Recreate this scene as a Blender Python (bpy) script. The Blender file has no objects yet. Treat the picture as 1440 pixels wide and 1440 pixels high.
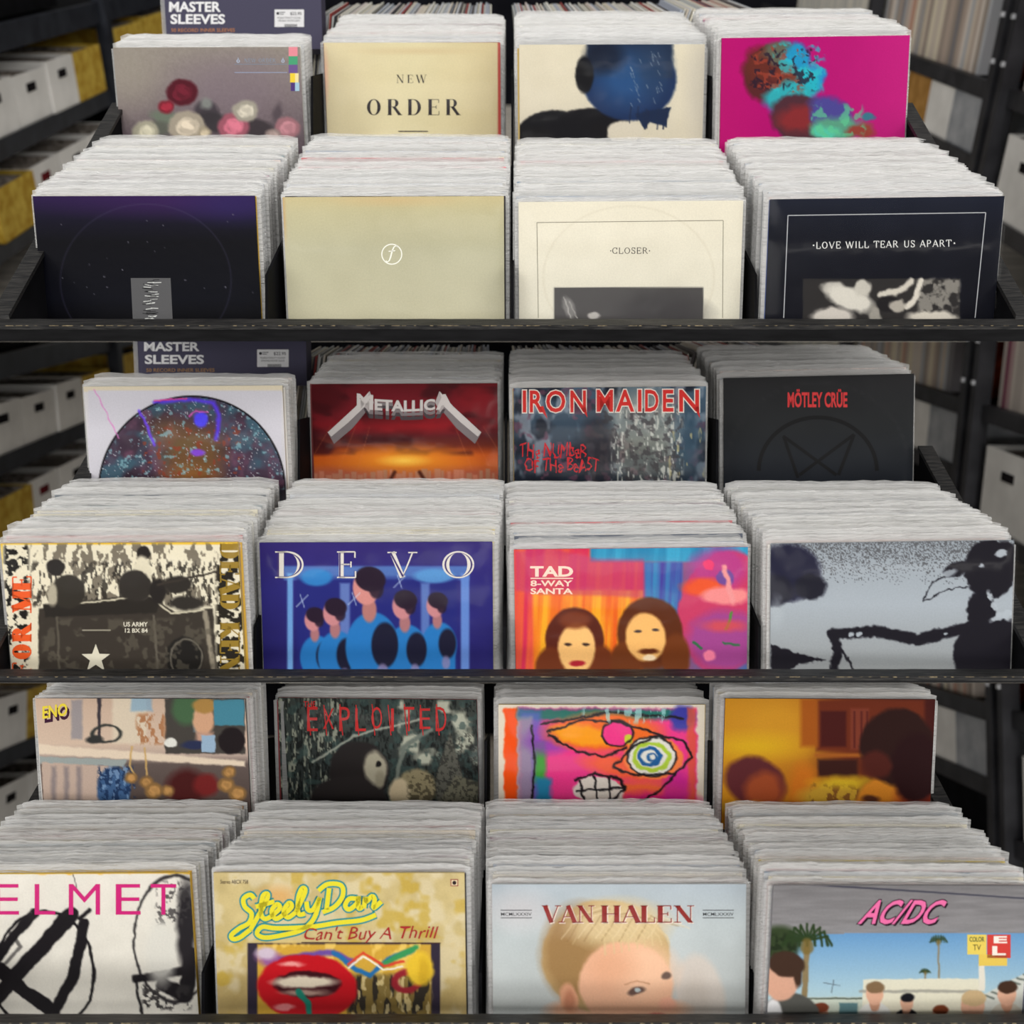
import bpy, bmesh, math, random
import numpy as np
from mathutils import Matrix, Vector
random.seed(7)
rng = np.random.default_rng(5)
F = 1500.0                      # focal length in pixels of a 1440 px wide frame
PITCH = math.radians(13.7)
CAM_H = 1.5

# ------------------------------------------------------------------ camera, light
scene = bpy.context.scene
COL = scene.collection
cd = bpy.data.cameras.new('camera'); cam = bpy.data.objects.new('camera', cd); COL.objects.link(cam)
cd.sensor_width = 36; cd.lens = 36 * F / 1440; cd.clip_start = .05; cd.clip_end = 60
cam.location = (0, 0, CAM_H); cam.rotation_euler = (math.pi / 2 - PITCH, 0, 0)
cd.dof.use_dof = True; cd.dof.focus_distance = 1.57; cd.dof.aperture_fstop = 3.6
scene.camera = cam
W4 = Matrix.Translation((0, 0, CAM_H)) @ Matrix.Rotation(-PITCH, 4, 'X')

scene.view_settings.view_transform = 'Standard'; scene.view_settings.look = 'None'
scene.view_settings.exposure = -0.06; scene.view_settings.gamma = 1.0
scene.view_settings.use_curve_mapping = False
scene.cycles.transparent_max_bounces = 16
world = bpy.data.worlds.new('shop_light'); scene.world = world; world.use_nodes = True
wb = world.node_tree.nodes['Background']
wb.inputs[0].default_value = (1.0, .985, .95, 1); wb.inputs[1].default_value = .40

def area(name, loc, target, sx, sy, power, col):
    l = bpy.data.lights.new(name, 'AREA'); l.shape = 'RECTANGLE'; l.size = sx; l.size_y = sy
    l.energy = power; l.color = col
    o = bpy.data.objects.new(name, l); COL.objects.link(o); o.location = loc
    o.rotation_euler = (Vector(target) - Vector(loc)).to_track_quat('-Z', 'Y').to_euler()
    return o
# lamps added above and behind the photographer for fill and sleeve glints
area('added_light', (-1.3, -1.4, 2.1), (0, 1.6, 1.1), 1.2, .09, 9, (1, .97, .92))
area('added_light', (1.3, -1.4, 2.1), (0, 1.6, 1.1), 1.2, .09, 9, (1, .97, .92))
area('added_light', (0, .2, 3.4), (0, 1.6, 1.2), 1.8, .09, 8, (1, .97, .92))
# soft suns added behind the photographer to fill covers, stacks and shelves
for az, st, el in ((-40, .62, 10), (40, .62, 10), (0, .52, 4), (0, .58, 27)):
    l = bpy.data.lights.new('added_fill_sun', 'SUN'); l.energy = st; l.angle = math.radians(26 if az else 14); l.color = (1, .98, .95)
    o = bpy.data.objects.new('added_fill_sun', l); COL.objects.link(o); o.location = (0, -2, 2.5)
    d = Vector((math.sin(math.radians(az)), math.cos(math.radians(az)), -math.tan(math.radians(el)))); o.rotation_euler = d.to_track_quat('-Z', 'Y').to_euler()

# ------------------------------------------------------------------ helpers
def lin(c):
    c = np.asarray(c, float) / 255.0
    return np.where(c <= .04045, c / 12.92, ((c + .055) / 1.055) ** 2.4)

def px(x, y, d):                # a pixel and a distance give a point in camera axes
    return np.array([(x - 720) / F * d, d, (720 - y) / F * d])

def tag(o, label=None, cat=None, group=None, kind=None):
    if label: o['label'] = label
    if cat: o['category'] = cat
    if group: o['group'] = group
    if kind: o['kind'] = kind
    return o

def new_mesh(name, verts, faces, mats, cols=None, midx=None, smooth=False):
    me = bpy.data.meshes.new(name)
    me.from_pydata([tuple(v) for v in verts], [], [tuple(f) for f in faces])
    for m in (mats if isinstance(mats, (list, tuple)) else [mats]): me.materials.append(m)
    if midx is not None: me.polygons.foreach_set('material_index', np.asarray(midx, dtype=np.int32))
    if smooth: me.polygons.foreach_set('use_smooth', np.ones(len(me.polygons), dtype=bool))
    if cols is not None:
        a = me.color_attributes.new('Col', 'FLOAT_COLOR', 'POINT')
        c4 = np.ones((len(verts), 4), dtype=np.float32); c4[:, :3] = cols
        a.data.foreach_set('color', c4.ravel())
    me.update(); return me

def link(name, me, M=None, parent=None):
    o = bpy.data.objects.new(name, me); COL.objects.link(o)
    if parent: o.parent = parent
    if M is not None:
        if parent: o.matrix_local = M
        else: o.matrix_world = M
    return o

def m4(R, t):
    M = Matrix.Identity(4)
    for i in range(3):
        for j in range(3): M[i][j] = float(R[i][j])
        M[i][3] = float(t[i])
    return M

def box_vf(p0, p1):
    x0, y0, z0 = p0; x1, y1, z1 = p1
    v = [(x, y, z) for z in (z0, z1) for x, y in ((x0, y0), (x1, y0), (x1, y1), (x0, y1))]
    f = [(0, 3, 2, 1), (4, 5, 6, 7), (0, 1, 5, 4), (1, 2, 6, 5), (2, 3, 7, 6), (3, 0, 4, 7)]
    return v, f

class MB:
    def __init__(s): s.v = []; s.f = []
    def add(s, v, f):
        n = len(s.v); s.v += [tuple(map(float, q)) for q in v]; s.f += [tuple(n + i for i in q) for q in f]; return s
    def box(s, a, b): return s.add(*box_vf(a, b))

# ------------------------------------------------------------------ materials
def nodes_of(name):
    m = bpy.data.materials.new(name); m.use_nodes = True
    nt = m.node_tree; b = nt.nodes['Principled BSDF']; return m, nt, b
def ramp(nt, fac, stops):
    r = nt.nodes.new('ShaderNodeValToRGB'); e = r.color_ramp.elements
    while len(e) < len(stops): e.new(.5)
    for k, (p, c) in enumerate(stops): e[k].position = p; e[k].color = (*c, 1)
    nt.links.new(fac, r.inputs[0]); return r
def tex(nt, kind, scale, vec=None, **kw):
    n = nt.nodes.new(kind); n.inputs['Scale'].default_value = scale
    for k, v in kw.items(): n.inputs[k].default_value = v
    if vec is not None: nt.links.new(vec, n.inputs['Vector'])
    return n
def coords(nt, scale=(1, 1, 1), src='Object'):
    tc = nt.nodes.new('ShaderNodeTexCoord'); mp = nt.nodes.new('ShaderNodeMapping')
    mp.inputs['Scale'].default_value = scale; nt.links.new(tc.outputs[src], mp.inputs[0]); return mp.outputs[0]
def bump(nt, b, h, strength=.3, dist=.001):
    n = nt.nodes.new('ShaderNodeBump'); n.inputs['Strength'].default_value = strength; n.inputs['Distance'].default_value = dist
    nt.links.new(h, n.inputs['Height']); nt.links.new(n.outputs[0], b.inputs['Normal'])

def mat_print(name='printed_card', rough=.5, spec=.06, grain=.10):
    m, nt, b = nodes_of(name)
    at = nt.nodes.new('ShaderNodeAttribute'); at.attribute_name = 'Col'
    no = tex(nt, 'ShaderNodeTexNoise', 420, coords(nt), Detail=3.0)
    mr = nt.nodes.new('ShaderNodeMapRange'); mr.inputs[3].default_value = 1 - grain; mr.inputs[4].default_value = 1 + grain
    nt.links.new(no.outputs[0], mr.inputs[0])
    mx = nt.nodes.new('ShaderNodeVectorMath'); mx.operation = 'SCALE'
    nt.links.new(at.outputs['Color'], mx.inputs[0]); nt.links.new(mr.outputs[0], mx.inputs[3])
    nt.links.new(mx.outputs[0], b.inputs['Base Color'])
    b.inputs['Roughness'].default_value = rough; b.inputs['Specular IOR Level'].default_value = spec
    n2 = tex(nt, 'ShaderNodeTexNoise', 60, coords(nt), Detail=4.0); bump(nt, b, n2.outputs[0], .12, .002)
    return m
M_PRINT = mat_print()
M_INK = mat_print('ink', .5, .1, .05)
M_GLOSS = mat_print('glossy_print', .35, .05, .06)

def mat_card():
    m, nt, b = nodes_of('record_card')
    at = nt.nodes.new('ShaderNodeAttribute'); at.attribute_name = 'Col'
    nt.links.new(at.outputs['Color'], b.inputs['Base Color']); b.inputs['Roughness'].default_value = .6
    b.inputs['Specular IOR Level'].default_value = .2
    return m
M_CARD = mat_card()

def mat_poly(name, opac, col=(.86, .87, .88), rough=.12):
    m, nt, b = nodes_of(name)
    b.inputs['Base Color'].default_value = (*col, 1); b.inputs['Roughness'].default_value = rough
    b.inputs['Specular IOR Level'].default_value = 1.0
    no = tex(nt, 'ShaderNodeTexNoise', 1, coords(nt, (38, 230, 260)), Detail=5.0); bump(nt, b, no.outputs[0], 1.0, .007)
    tr = nt.nodes.new('ShaderNodeBsdfTransparent'); mx = nt.nodes.new('ShaderNodeMixShader')
    lw = nt.nodes.new('ShaderNodeLayerWeight'); lw.inputs[0].default_value = .25
    mr = nt.nodes.new('ShaderNodeMapRange'); mr.inputs[3].default_value = opac; mr.inputs[4].default_value = min(.9, opac + .15)
    nt.links.new(lw.outputs['Facing'], mr.inputs[0]); nt.links.new(mr.outputs[0], mx.inputs[0])
    nt.links.new(tr.outputs[0], mx.inputs[1]); nt.links.new(b.outputs[0], mx.inputs[2])
    nt.links.new(mx.outputs[0], nt.nodes['Material Output'].inputs[0])
    return m
M_BAG = mat_poly('crinkled_plastic', .30, (.92, .92, .91), .07)

def mat_clear():
    m, nt, b = nodes_of('clear_plastic')
    gl = nt.nodes.new('ShaderNodeBsdfGlossy'); gl.inputs['Roughness'].default_value = .14
    no = tex(nt, 'ShaderNodeTexNoise', 1, coords(nt, (16, 30, 26)), Detail=2.0)
    bp = nt.nodes.new('ShaderNodeBump'); bp.inputs['Strength'].default_value = .35; bp.inputs['Distance'].default_value = .003
    nt.links.new(no.outputs[0], bp.inputs['Height']); nt.links.new(bp.outputs[0], gl.inputs['Normal'])
    tr = nt.nodes.new('ShaderNodeBsdfTransparent'); mx = nt.nodes.new('ShaderNodeMixShader')
    fr = nt.nodes.new('ShaderNodeFresnel'); fr.inputs[0].default_value = 1.13
    nt.links.new(fr.outputs[0], mx.inputs[0]); nt.links.new(tr.outputs[0], mx.inputs[1]); nt.links.new(gl.outputs[0], mx.inputs[2])
    nt.links.new(mx.outputs[0], nt.nodes['Material Output'].inputs[0]); return m
M_CLEAR = mat_clear()

def mat_simple(name, c1, c2, scale=8, rough=.6, spec=.3, stretch=(1, 1, 1), bmp=.2, sharp=(.35, .65)):
    m, nt, b = nodes_of(name)
    co = coords(nt, stretch); no = tex(nt, 'ShaderNodeTexNoise', scale, co, Detail=6.0)
    r = ramp(nt, no.outputs[0], [(sharp[0], tuple(lin(c1))), (sharp[1], tuple(lin(c2)))])
    nt.links.new(r.outputs[0], b.inputs['Base Color']); b.inputs['Roughness'].default_value = rough
    b.inputs['Specular IOR Level'].default_value = spec
    bump(nt, b, no.outputs[0], bmp, .002); return m
M_BLACKWOOD = mat_simple('black_painted_wood', (20, 20, 22), (62, 60, 58), 30, .5, .35, (1.2, 14, 14), .6, (.42, .72))
M_BLACKFACE = mat_simple('black_painted_face', (9, 9, 11), (20, 20, 22), 20, .6, .15, (1, 6, 6))
M_DARK = mat_simple('black_board', (8, 8, 10), (18, 18, 22), 12, .8, .1)
M_STEEL = mat_simple('dark_steel', (22, 25, 34), (40, 44, 52), 10, .5, .3)
M_STEEL_R = mat_simple('charcoal_steel', (34, 34, 38), (52, 52, 56), 10, .5, .3)
M_BOX = mat_simple('white_cardboard', (222, 220, 216), (240, 238, 234), 6, .8, .1)
M_YELLOW = mat_simple('yellow_carton', (176, 138, 40), (214, 184, 80), 22, .7, .2)
M_TAN = mat_simple('tan_carton', (150, 108, 52), (186, 140, 78), 12, .8, .1)
M_GREYBIN = mat_simple('grey_plastic_bin', (140, 144, 150), (176, 178, 182), 10, .5, .3)
M_HOLE = mat_simple('dark_slot', (20, 18, 20), (40, 36, 38), 10, .9, .05)
M_REDHOLE = mat_simple('slot_with_red_paper', (70, 18, 24), (130, 40, 46), 60, .9, .05)
M_CONTENT = mat_simple('paper_edges', (70, 60, 54), (180, 170, 160), 40, .8, .1, (1, 8, 1))
M_WALL = mat_simple('dark_back_wall', (14, 15, 20), (24, 24, 30), 3, .9, .05)
M_ORANGE = mat_simple('rust_fabric', (70, 26, 18), (150, 62, 36), 9, .9, .05)
M_BOLT = mat_simple('bolt_zinc', (180, 182, 186), (215, 216, 220), 10, .3, .6)
def mat_floor():
    m, nt, b = nodes_of('striped_carpet_tile')
    co = coords(nt, (1, 1, 1)); no = tex(nt, 'ShaderNodeTexNoise', 1, coords(nt, (1.4, 14, 1)), Detail=5.0)
    r = ramp(nt, no.outputs[0], [(.35, tuple(lin((165, 158, 148)))), (.65, tuple(lin((222, 214, 202))))])
    nt.links.new(r.outputs[0], b.inputs['Base Color']); b.inputs['Roughness'].default_value = .8
    bump(nt, b, no.outputs[0], .2, .002); return m
M_FLOOR = mat_floor()

# ------------------------------------------------------------------ the three rack views
SETS = [
 dict(V=(690, -125), zoom=1.0, d0=1.40, lip=457, bot=480.0, cut=468, top=None, sx=(-.672, .673), rail=((449, 1.42), (150, 1.85)),
      step=(.258, .165), back=(197, 1.758), name='upper', dark=8),
 dict(V=(680, 356), zoom=1.033, d0=1.345, lip=951, bot=960.0, cut=950, top=468, sx=(-.672, .672), rail=((945, 1.36), (632, 1.76)),
      step=(.236, .0768), back=(680, 1.659), name='middle', dark=8),
 dict(V=(659, 780), zoom=1.12, d0=1.255, lip=1438, bot=1475., cut=1475, top=951, sx=(-.70, .632), rail=((1431, 1.27), (1090, 1.65)),
      step=(.225, .015), back=(1132, 1.552), name='lower', dark=8)]
for S in SETS:
    vx, vy = S['V']; ey = np.array([(vx - 720) / F, 1, (720 - vy) / F]); ey /= np.linalg.norm(ey)
    ex = np.cross(ey, [0, 0, 1]); ex /= np.linalg.norm(ex); S['R'] = np.stack([ex, ey, np.cross(ex, ey)], 1)
    st = np.array([0, S['step'][0], S['step'][1]]); S['dir'] = st / np.linalg.norm(st); S['len'] = np.linalg.norm(st)

POSE = {(0, 'f1'): [-0.52061, 1.50714, 0.4466, 0.21318, 0.00116, -0.01268, 0.1706], (0, 'f2'): [-0.16917, 1.51798, 0.44881, 0.21612, -0.00363, -0.00472, 0.16985], (0, 'f3'): [0.16653, 1.49476, 0.43543, 0.19816, -0.00601, -0.00427, 0.16074], (0, 'f4'): [0.51076, 1.45362, 0.42834, 0.22974, -0.00176, -0.04228, 0.16039], (0, 'b1'): [-0.51891, 1.8118, 0.7894, 0.23446, -0.01308, 0.023, 0.14504], (0, 'b2'): [-0.17841, 1.90609, 0.83869, 0.22268, -0.00963, 0.02061, 0.16299], (0, 'b3'): [0.16945, 1.80299, 0.79029, 0.21171, -0.01512, 0.02778, 0.15146], (0, 'b4'): [0.50629, 1.77694, 0.79188, 0.19967, -0.02147, 0.01447, 0.155], (1, 'f1'): [-0.51126, 1.38544, -0.04015, 0.15221, -0.00802, -0.05535, 0.17657], (1, 'f2'): [-0.18407, 1.44142, -0.04084, 0.12263, -0.0041, -0.00812, 0.17953], (1, 'f3'): [0.15988, 1.43993, -0.04897, 0.11552, -0.0128, -0.03439, 0.16912], (1, 'f4'): [0.50171, 1.4096, -0.03948, 0.12648, -0.01705, -0.06897, 0.17133], (1, 'b1'): [-0.51505, 1.6674, 0.19684, 0.16803, -0.00108, -0.04047, 0.15397], (1, 'b2'): [-0.18172, 1.79283, 0.21575, 0.13636, 0.00148, -0.05603, 0.17015], (1, 'b3'): [0.15962, 1.74734, 0.20443, 0.11862, -0.00682, -0.02478, 0.15904], (1, 'b4'): [0.51339, 1.78768, 0.2282, 0.10007, -0.01629, -0.05793, 0.17013], (2, 'f1'): [-0.56682, 1.36411, -0.46242, 0.1043, -0.02465, -0.05548, 0.18894], (2, 'f2'): [-0.2167, 1.33284, -0.45094, 0.08092, -0.00774, -0.02508, 0.18538], (2, 'f3'): [0.13243, 1.32301, -0.46173, 0.0723, -0.00637, -0.01575, 0.17123], (2, 'f4'): [0.46934, 1.28074, -0.44868, 0.09413, 0.01884, 0.04676, 0.17106], (2, 'b1'): [-0.54065, 1.54745, -0.27075, 0.11486, -0.01131, -0.08561, 0.15658], (2, 'b2'): [-0.21093, 1.66051, -0.29055, 0.08748, -0.00678, -0.09706, 0.17252], (2, 'b3'): [0.13675, 1.62806, -0.29413, 0.08477, -0.00031, -0.00124, 0.16628], (2, 'b4'): [0.47235, 1.58096, -0.27719, 0.08381, 0.01154, 0.03789, 0.16733]}
SIZE = .315

def rot(a, b, c):
    ca, sa, cb, sb, cc, sc = math.cos(a), math.sin(a), math.cos(b), math.sin(b), math.cos(c), math.sin(c)
    Rx = np.array([[1, 0, 0], [0, ca, -sa], [0, sa, ca]]); Ry = np.array([[cb, 0, sb], [0, 1, 0], [-sb, 0, cb]])
    Rz = np.array([[cc, -sc, 0], [sc, cc, 0], [0, 0, 1]]); return Rz @ Ry @ Rx
def drop(t, D, ycut):           # how far down a record reaches before the floor of its bin
    k = (720 - ycut) / F
    den = D[2] - k * D[1]
    s = (k * t[1] - t[2]) / den
    return min(SIZE, s)

# ------------------------------------------------------------------ background geometry of a view
def clipped(S, v, f):
    bm = bmesh.new(); vs = [bm.verts.new(tuple(q)) for q in v]
    for q in f:
        try: bm.faces.new([vs[i] for i in q])
        except ValueError: pass
    def cut(y, keep_above):
        k = (720 - y) / F; n = Vector((0, -k, 1)); n.normalize()
        if not keep_above: n = -n
        r = bmesh.ops.bisect_plane(bm, geom=bm.verts[:] + bm.edges[:] + bm.faces[:], plane_co=(0, 0, 0), plane_no=-n, clear_outer=True)
        e = [g for g in r['geom_cut'] if isinstance(g, bmesh.types.BMEdge)]
        if e:
            try: bmesh.ops.holes_fill(bm, edges=e)
            except Exception: pass
    if S['bot'] < 1440: cut(S['bot'] - .6, True)
    if S['top']: cut(S['top'], False)
    bm.verts.index_update()
    out = ([tuple(q.co) for q in bm.verts], [tuple(w.index for w in q.verts) for q in bm.faces]); bm.free(); return out

def bgpt(S, P):
    P = np.array(P, float); P = P * np.array([1, 1 / S['zoom'], 1]); return P @ S['R'].T
def root_at(S, name, P):
    M = W4 @ m4(S['R'], bgpt(S, P)); o = link(name, None, M); return o
def bg_part(S, name, mb, mat, root=None, clip=True):
    """mb is in level coordinates of the view; cut to the view's own tier and linked"""
    v = [bgpt(S, q) for q in mb.v]; f = mb.f
    if clip: v, f = clipped(S, v, f)
    if len(f) == 0: return None
    if root is not None:
        Mi = (root.matrix_world.inverted() @ W4)
        v = [tuple(Mi @ Vector(q)) for q in v]
        return link(name, new_mesh(name, v, f, mat), None, root)
    c = np.mean(np.array(v), 0); M = W4 @ m4(S['R'], c); Mi = M.inverted() @ W4
    return link(name, new_mesh(name, [tuple(Mi @ Vector(q)) for q in v], f, mat), M)

SIDE = {'upper': 'upper record rack', 'middle': 'middle record rack', 'lower': 'lower record rack'}

def carton(S, x0, x1, y0, y1, z0, z1, mat, label, hole=None, lidded=False, face=None, name='storage_box', cat='box'):
    """open carton; face = -1/+1 tells on which X side the shopper sees its front"""
    r = root_at(S, name, ((x0 + x1) / 2, (y0 + y1) / 2, z0)); tag(r, label, cat)
    t = .006; m = MB()
    m.box((x0, y0, z0), (x1, y1, z0 + t)); m.box((x0, y0, z0), (x0 + t, y1, z1)); m.box((x1 - t, y0, z0), (x1, y1, z1))
    m.box((x0 + t, y0, z0), (x1 - t, y0 + t, z1)); m.box((x0 + t, y1 - t, z0), (x1 - t, y1, z1))
    n = 0
    if bg_part(S, 'carton_body', m, mat, r): n += 1
    c = MB(); k = 9
    for j in range(k):
        ya = y0 + .02 + (y1 - y0 - .04) * j / k
        c.box((x0 + .02, ya, z0 + .01), (x1 - .02, ya + (y1 - y0) / k * .6, z1 - .02 + .02 * random.random()))
    p = bg_part(S, 'contents', c, M_CONTENT, r)
    if p: p['kind'] = 'stuff'
    if hole is not None:
        xf = x1 if face > 0 else x0; h = MB(); ym = (y0 + y1) / 2; zz = z1 - (z1 - z0) * .30
        h.box((min(xf, xf + face * .003), ym - .045, zz - .016), (max(xf, xf + face * .003), ym + .045, zz + .016))
        bg_part(S, 'hand_slot', h, hole, r)
    if n == 0: 
        for ch in list(r.children): bpy.data.objects.remove(ch)
        bpy.data.objects.remove(r)
    return r

STUFF = dict(v=[], f=[], c=[], m=[])       # the packed records too many to single out
def stuff_add(v, f, col, mi):
    n = len(STUFF['v']); STUFF['v'] += [tuple(q) for q in v]; STUFF['f'] += [tuple(n + i for i in q) for q in f]
    STUFF['c'] += [tuple(col)] * len(v); STUFF['m'] += [mi] * len(f)

PALE = [(205, 202, 190), (214, 210, 200), (190, 192, 190), (198, 200, 204), (220, 214, 196), (182, 186, 192), (208, 198, 184), (226, 224, 216),
        (170, 176, 186), (212, 200, 196)]
STRONG = [(120, 126, 132), (90, 96, 108), (196, 120, 124), (120, 140, 160), (160, 130, 96), (212, 190, 110), (60, 60, 66), (150, 110, 130), (90, 130, 140)]

def background(S, k):
    w = SIDE[S['name']]
    # floor and dark back wall of the aisle
    m = MB(); m.box((-4.0, 2.2, -1.38), (4.2, 9.0, -1.35)); o = bg_part(S, 'floor', m, M_FLOOR); tag(o, kind='structure')
    m = MB(); m.box((-4.0, 9.0, -1.38), (4.2, 9.1, .9)); o = bg_part(S, 'wall_back', m, M_WALL); tag(o, kind='structure')
    # ---- left storage shelf
    r = root_at(S, 'storage_shelf', (-2.1, 4.5, -1.35)); tag(r, 'black steel storage shelf with white and yellow boxes left of the ' + w, 'shelf')
    ys = (2.4, 7.6)
    for zb, zt in ((-1.15, -1.09), (-.82, -.75), (-.47, -.38)):
        m = MB(); m.box((-1.83, ys[0], zb), (-1.8, ys[1], zt)); bg_part(S, 'beam', m, M_STEEL, r)
        m = MB(); m.box((-2.45, ys[0], zb + .01), (-1.83, ys[1], zt - .012)); bg_part(S, 'shelf_board', m, M_DARK, r)
    for y in (2.9, 5.44):
        m = MB(); m.box((-1.83, y, -1.35), (-1.775, y + .07, .35)); p = bg_part(S, 'post', m, M_STEEL, r)
        for zz in (-.66, -.36):
            b = MB(); b.box((-1.776, y + .028, zz), (-1.768, y + .046, zz + .018)); bg_part(S, 'bolt', b, M_BOLT, r)
    m = MB(); m.box((-2.47, ys[0], -1.35), (-2.45, ys[1], .6)); bg_part(S, 'back_panel', m, M_DARK, r)
    m = MB(); m.box((-2.3, ys[0], -.38), (-1.9, 5.2, -.05)); bg_part(S, 'bin_row', m, M_DARK, r)
    def lb(y0, y1, z, h, mat, label, hole, dx=0): carton(S, -2.2 + dx, -1.81 + dx, y0, y1, z, z + h, mat, label, hole, face=1)
    lb(3.66, 3.99, -.75, .20, M_BOX, f'white cardboard box at left frame edge, upper shelf left of {w}', M_HOLE)
    lb(4.0, 4.34, -.75, .19, M_BOX, f'white cardboard box second from the frame edge, upper shelf left of {w}', M_HOLE)
    lb(4.35, 4.68, -.75, .185, M_BOX, f'white cardboard box with scuffed front, upper shelf left of {w}', M_HOLE)
    lb(4.69, 4.99, -.75, .20, M_BOX, f'white box touching the yellow carton, upper shelf left of {w}', M_HOLE, .01)
    lb(5.0, 5.36, -.75, .20, M_YELLOW, f'yellow carton beside the steel post, upper shelf left of {w}', None, .01)
    lb(5.62, 6.1, -.75, .24, M_YELLOW, f'yellow carton just behind the steel post, left of {w}', None)
    lb(6.15, 6.8, -.75, .25, M_YELLOW, f'farthest yellow carton on the shelf left of {w}', None)
    lb(3.2, 3.58, -1.09, .17, M_BOX, f'white cardboard box nearest on the lower shelf left of {w}', None)
    lb(3.6, 3.93, -1.09, .17, M_BOX, f'white cardboard box in front of the yellow carton, lower shelf left of {w}', M_REDHOLE)
    lb(3.95, 4.32, -1.09, .19, M_YELLOW, f'yellow carton on the lower shelf left of {w}', None, .02)
    lb(4.33, 4.64, -1.09, .19, M_BOX, f'white box with red paper in its slot, lower shelf left of {w}', M_REDHOLE)
    lb(4.66, 5.06, -1.09, .19, M_BOX, f'white box with black hand slot, lower shelf left of {w}', M_HOLE)
    lb(5.08, 5.4, -1.09, .19, M_BOX, f'white box next to the post foot, lower shelf left of {w}', None)
    # ---- right storage shelf
    r = root_at(S, 'storage_shelf', (2.1, 4.2, -1.35)); tag(r, 'charcoal steel storage shelf holding filed records and bins right of the ' + w, 'shelf')
    def rbeam(y0, y1, zb, zt):
        m = MB(); m.box((1.8, y0, zb), (1.83, y1, zt)); bg_part(S, 'beam', m, M_STEEL_R, r)
        m = MB(); m.box((1.83, y0, zb + .01), (2.45, y1, zt - .012)); bg_part(S, 'shelf_board', m, M_DARK, r)
    rbeam(2.4, 7.8, -.58, -.52); rbeam(4.08, 7.8, -.84, -.78); rbeam(2.4, 4.02, -1.0, -.94); rbeam(2.4, 7.8, -.13, -.02)
    for y in (4.0, 5.45):
        m = MB(); m.box((1.77, y, -1.1 if y < 5 else -.9), (1.83, y + .045, .4)); bg_part(S, 'post', m, M_STEEL_R, r)
        if y < 5: m = MB(); m.box((1.77, y - .085, -1.1), (1.83, y - .05, .4)); bg_part(S, 'post', m, M_STEEL_R, r)
        for zz in (-.30, -.45):
            for dy in (.012, -.075):
                b = MB(); b.box((1.762, y + dy, zz), (1.77, y + dy + .016, zz + .015)); bg_part(S, 'bolt', b, M_BOLT, r)
    m = MB(); m.box((2.45, 2.4, -1.35), (2.47, 7.8, .6)); bg_part(S, 'back_panel', m, M_DARK, r)
    # records filed on its upper shelf, spines out
    y = 4.28
    rr = random.Random(11 + k)
    while y < 7.0:
        th = .02 + .018 * rr.random()
        if 5.40 < y < 5.52: y += .05; continue
        c = rr.choice([(196, 184, 170), (176, 160, 148), (206, 196, 186), (150, 138, 128), (186, 146, 128), (120, 118, 122), (212, 202, 180), (170, 172, 176)])
        if y > 5.5: c = rr.choice([(190, 188, 180), (176, 176, 172), (204, 200, 190)])
        c = tuple(min(255, q_ * 1.1) for q_ in c)
        b = MB(); b.box((1.835, y, -.52), (2.14, y + th * .92, -.205 - .012 * rr.random()))
        v = [bgpt(S, q) for q in b.v]; v, f = clipped(S, v, b.f)
        if f: stuff_add(v, f, lin(c), 0)
        y += th
    y = 3.0
    while y < 3.86:
        th = .02 + .018 * rr.random(); c = rr.choice([(196, 184, 176), (180, 150, 150), (206, 196, 186), (130, 70, 90), (186, 176, 168)])
        b = MB(); b.box((1.835, y, -.52), (2.14, y + th * .92, -.205 - .012 * rr.random()))
        v = [bgpt(S, q) for q in b.v]; v, f = clipped(S, v, b.f)
        if f: stuff_add(v, f, lin(c), 0)
        y += th
    # rust coloured bag beside the post
    b = bmesh.new(); bmesh.ops.create_icosphere(b, subdivisions=3, radius=1)
    for q in b.verts:
        n = .75 + .12 * math.sin(5 * q.co.x + 3 * q.co.z) + .1 * math.sin(7 * q.co.y + 2); q.co = Vector((q.co.x * .13 * n + 1.99, q.co.y * .085 * n + 4.175, max(q.co.z, -.85) * .14 * n - .42))
    b.verts.index_update(); m = MB(); m.add([q.co for q in b.verts], [[w_.index for w_ in q.verts] for q in b.faces]); b.free()
    o = bg_part(S, 'fabric_bag', m, M_ORANGE)
    if o: tag(o, 'rust coloured cloth bundle between filed records and steel post right of the ' + w, 'bundle')
    carton(S, 1.81, 2.15, 4.93, 5.35, -.78, -.57, M_BOX, f'pale box with papers behind the tan carton right of {w}', None, face=-1)
    carton(S, 1.81, 2.15, 4.66, 4.92, -.78, -.57, M_TAN, f'tan cardboard carton on the shelf right of {w}', None, face=-1)
    carton(S, 1.81, 2.15, 4.40, 4.65, -.78, -.585, M_BOX, f'white paper-filled box next to the tan carton right of {w}', None, face=-1)
    carton(S, 1.81, 2.15, 4.10, 4.395, -.78, -.585, M_GREYBIN, f'grey translucent plastic bin beside the post right of {w}', None, face=-1, name='plastic_bin', cat='bin')
    carton(S, 1.81, 2.15, 3.50, 3.86, -.94, -.66, M_BOX, f'white box with dark hand slot in front of the post right of {w}', M_HOLE, face=-1)
    carton(S, 1.81, 2.15, 3.10, 3.46, -.94, -.66, M_BOX, f'nearest white box at the frame edge right of {w}', M_HOLE, face=-1)

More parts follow.
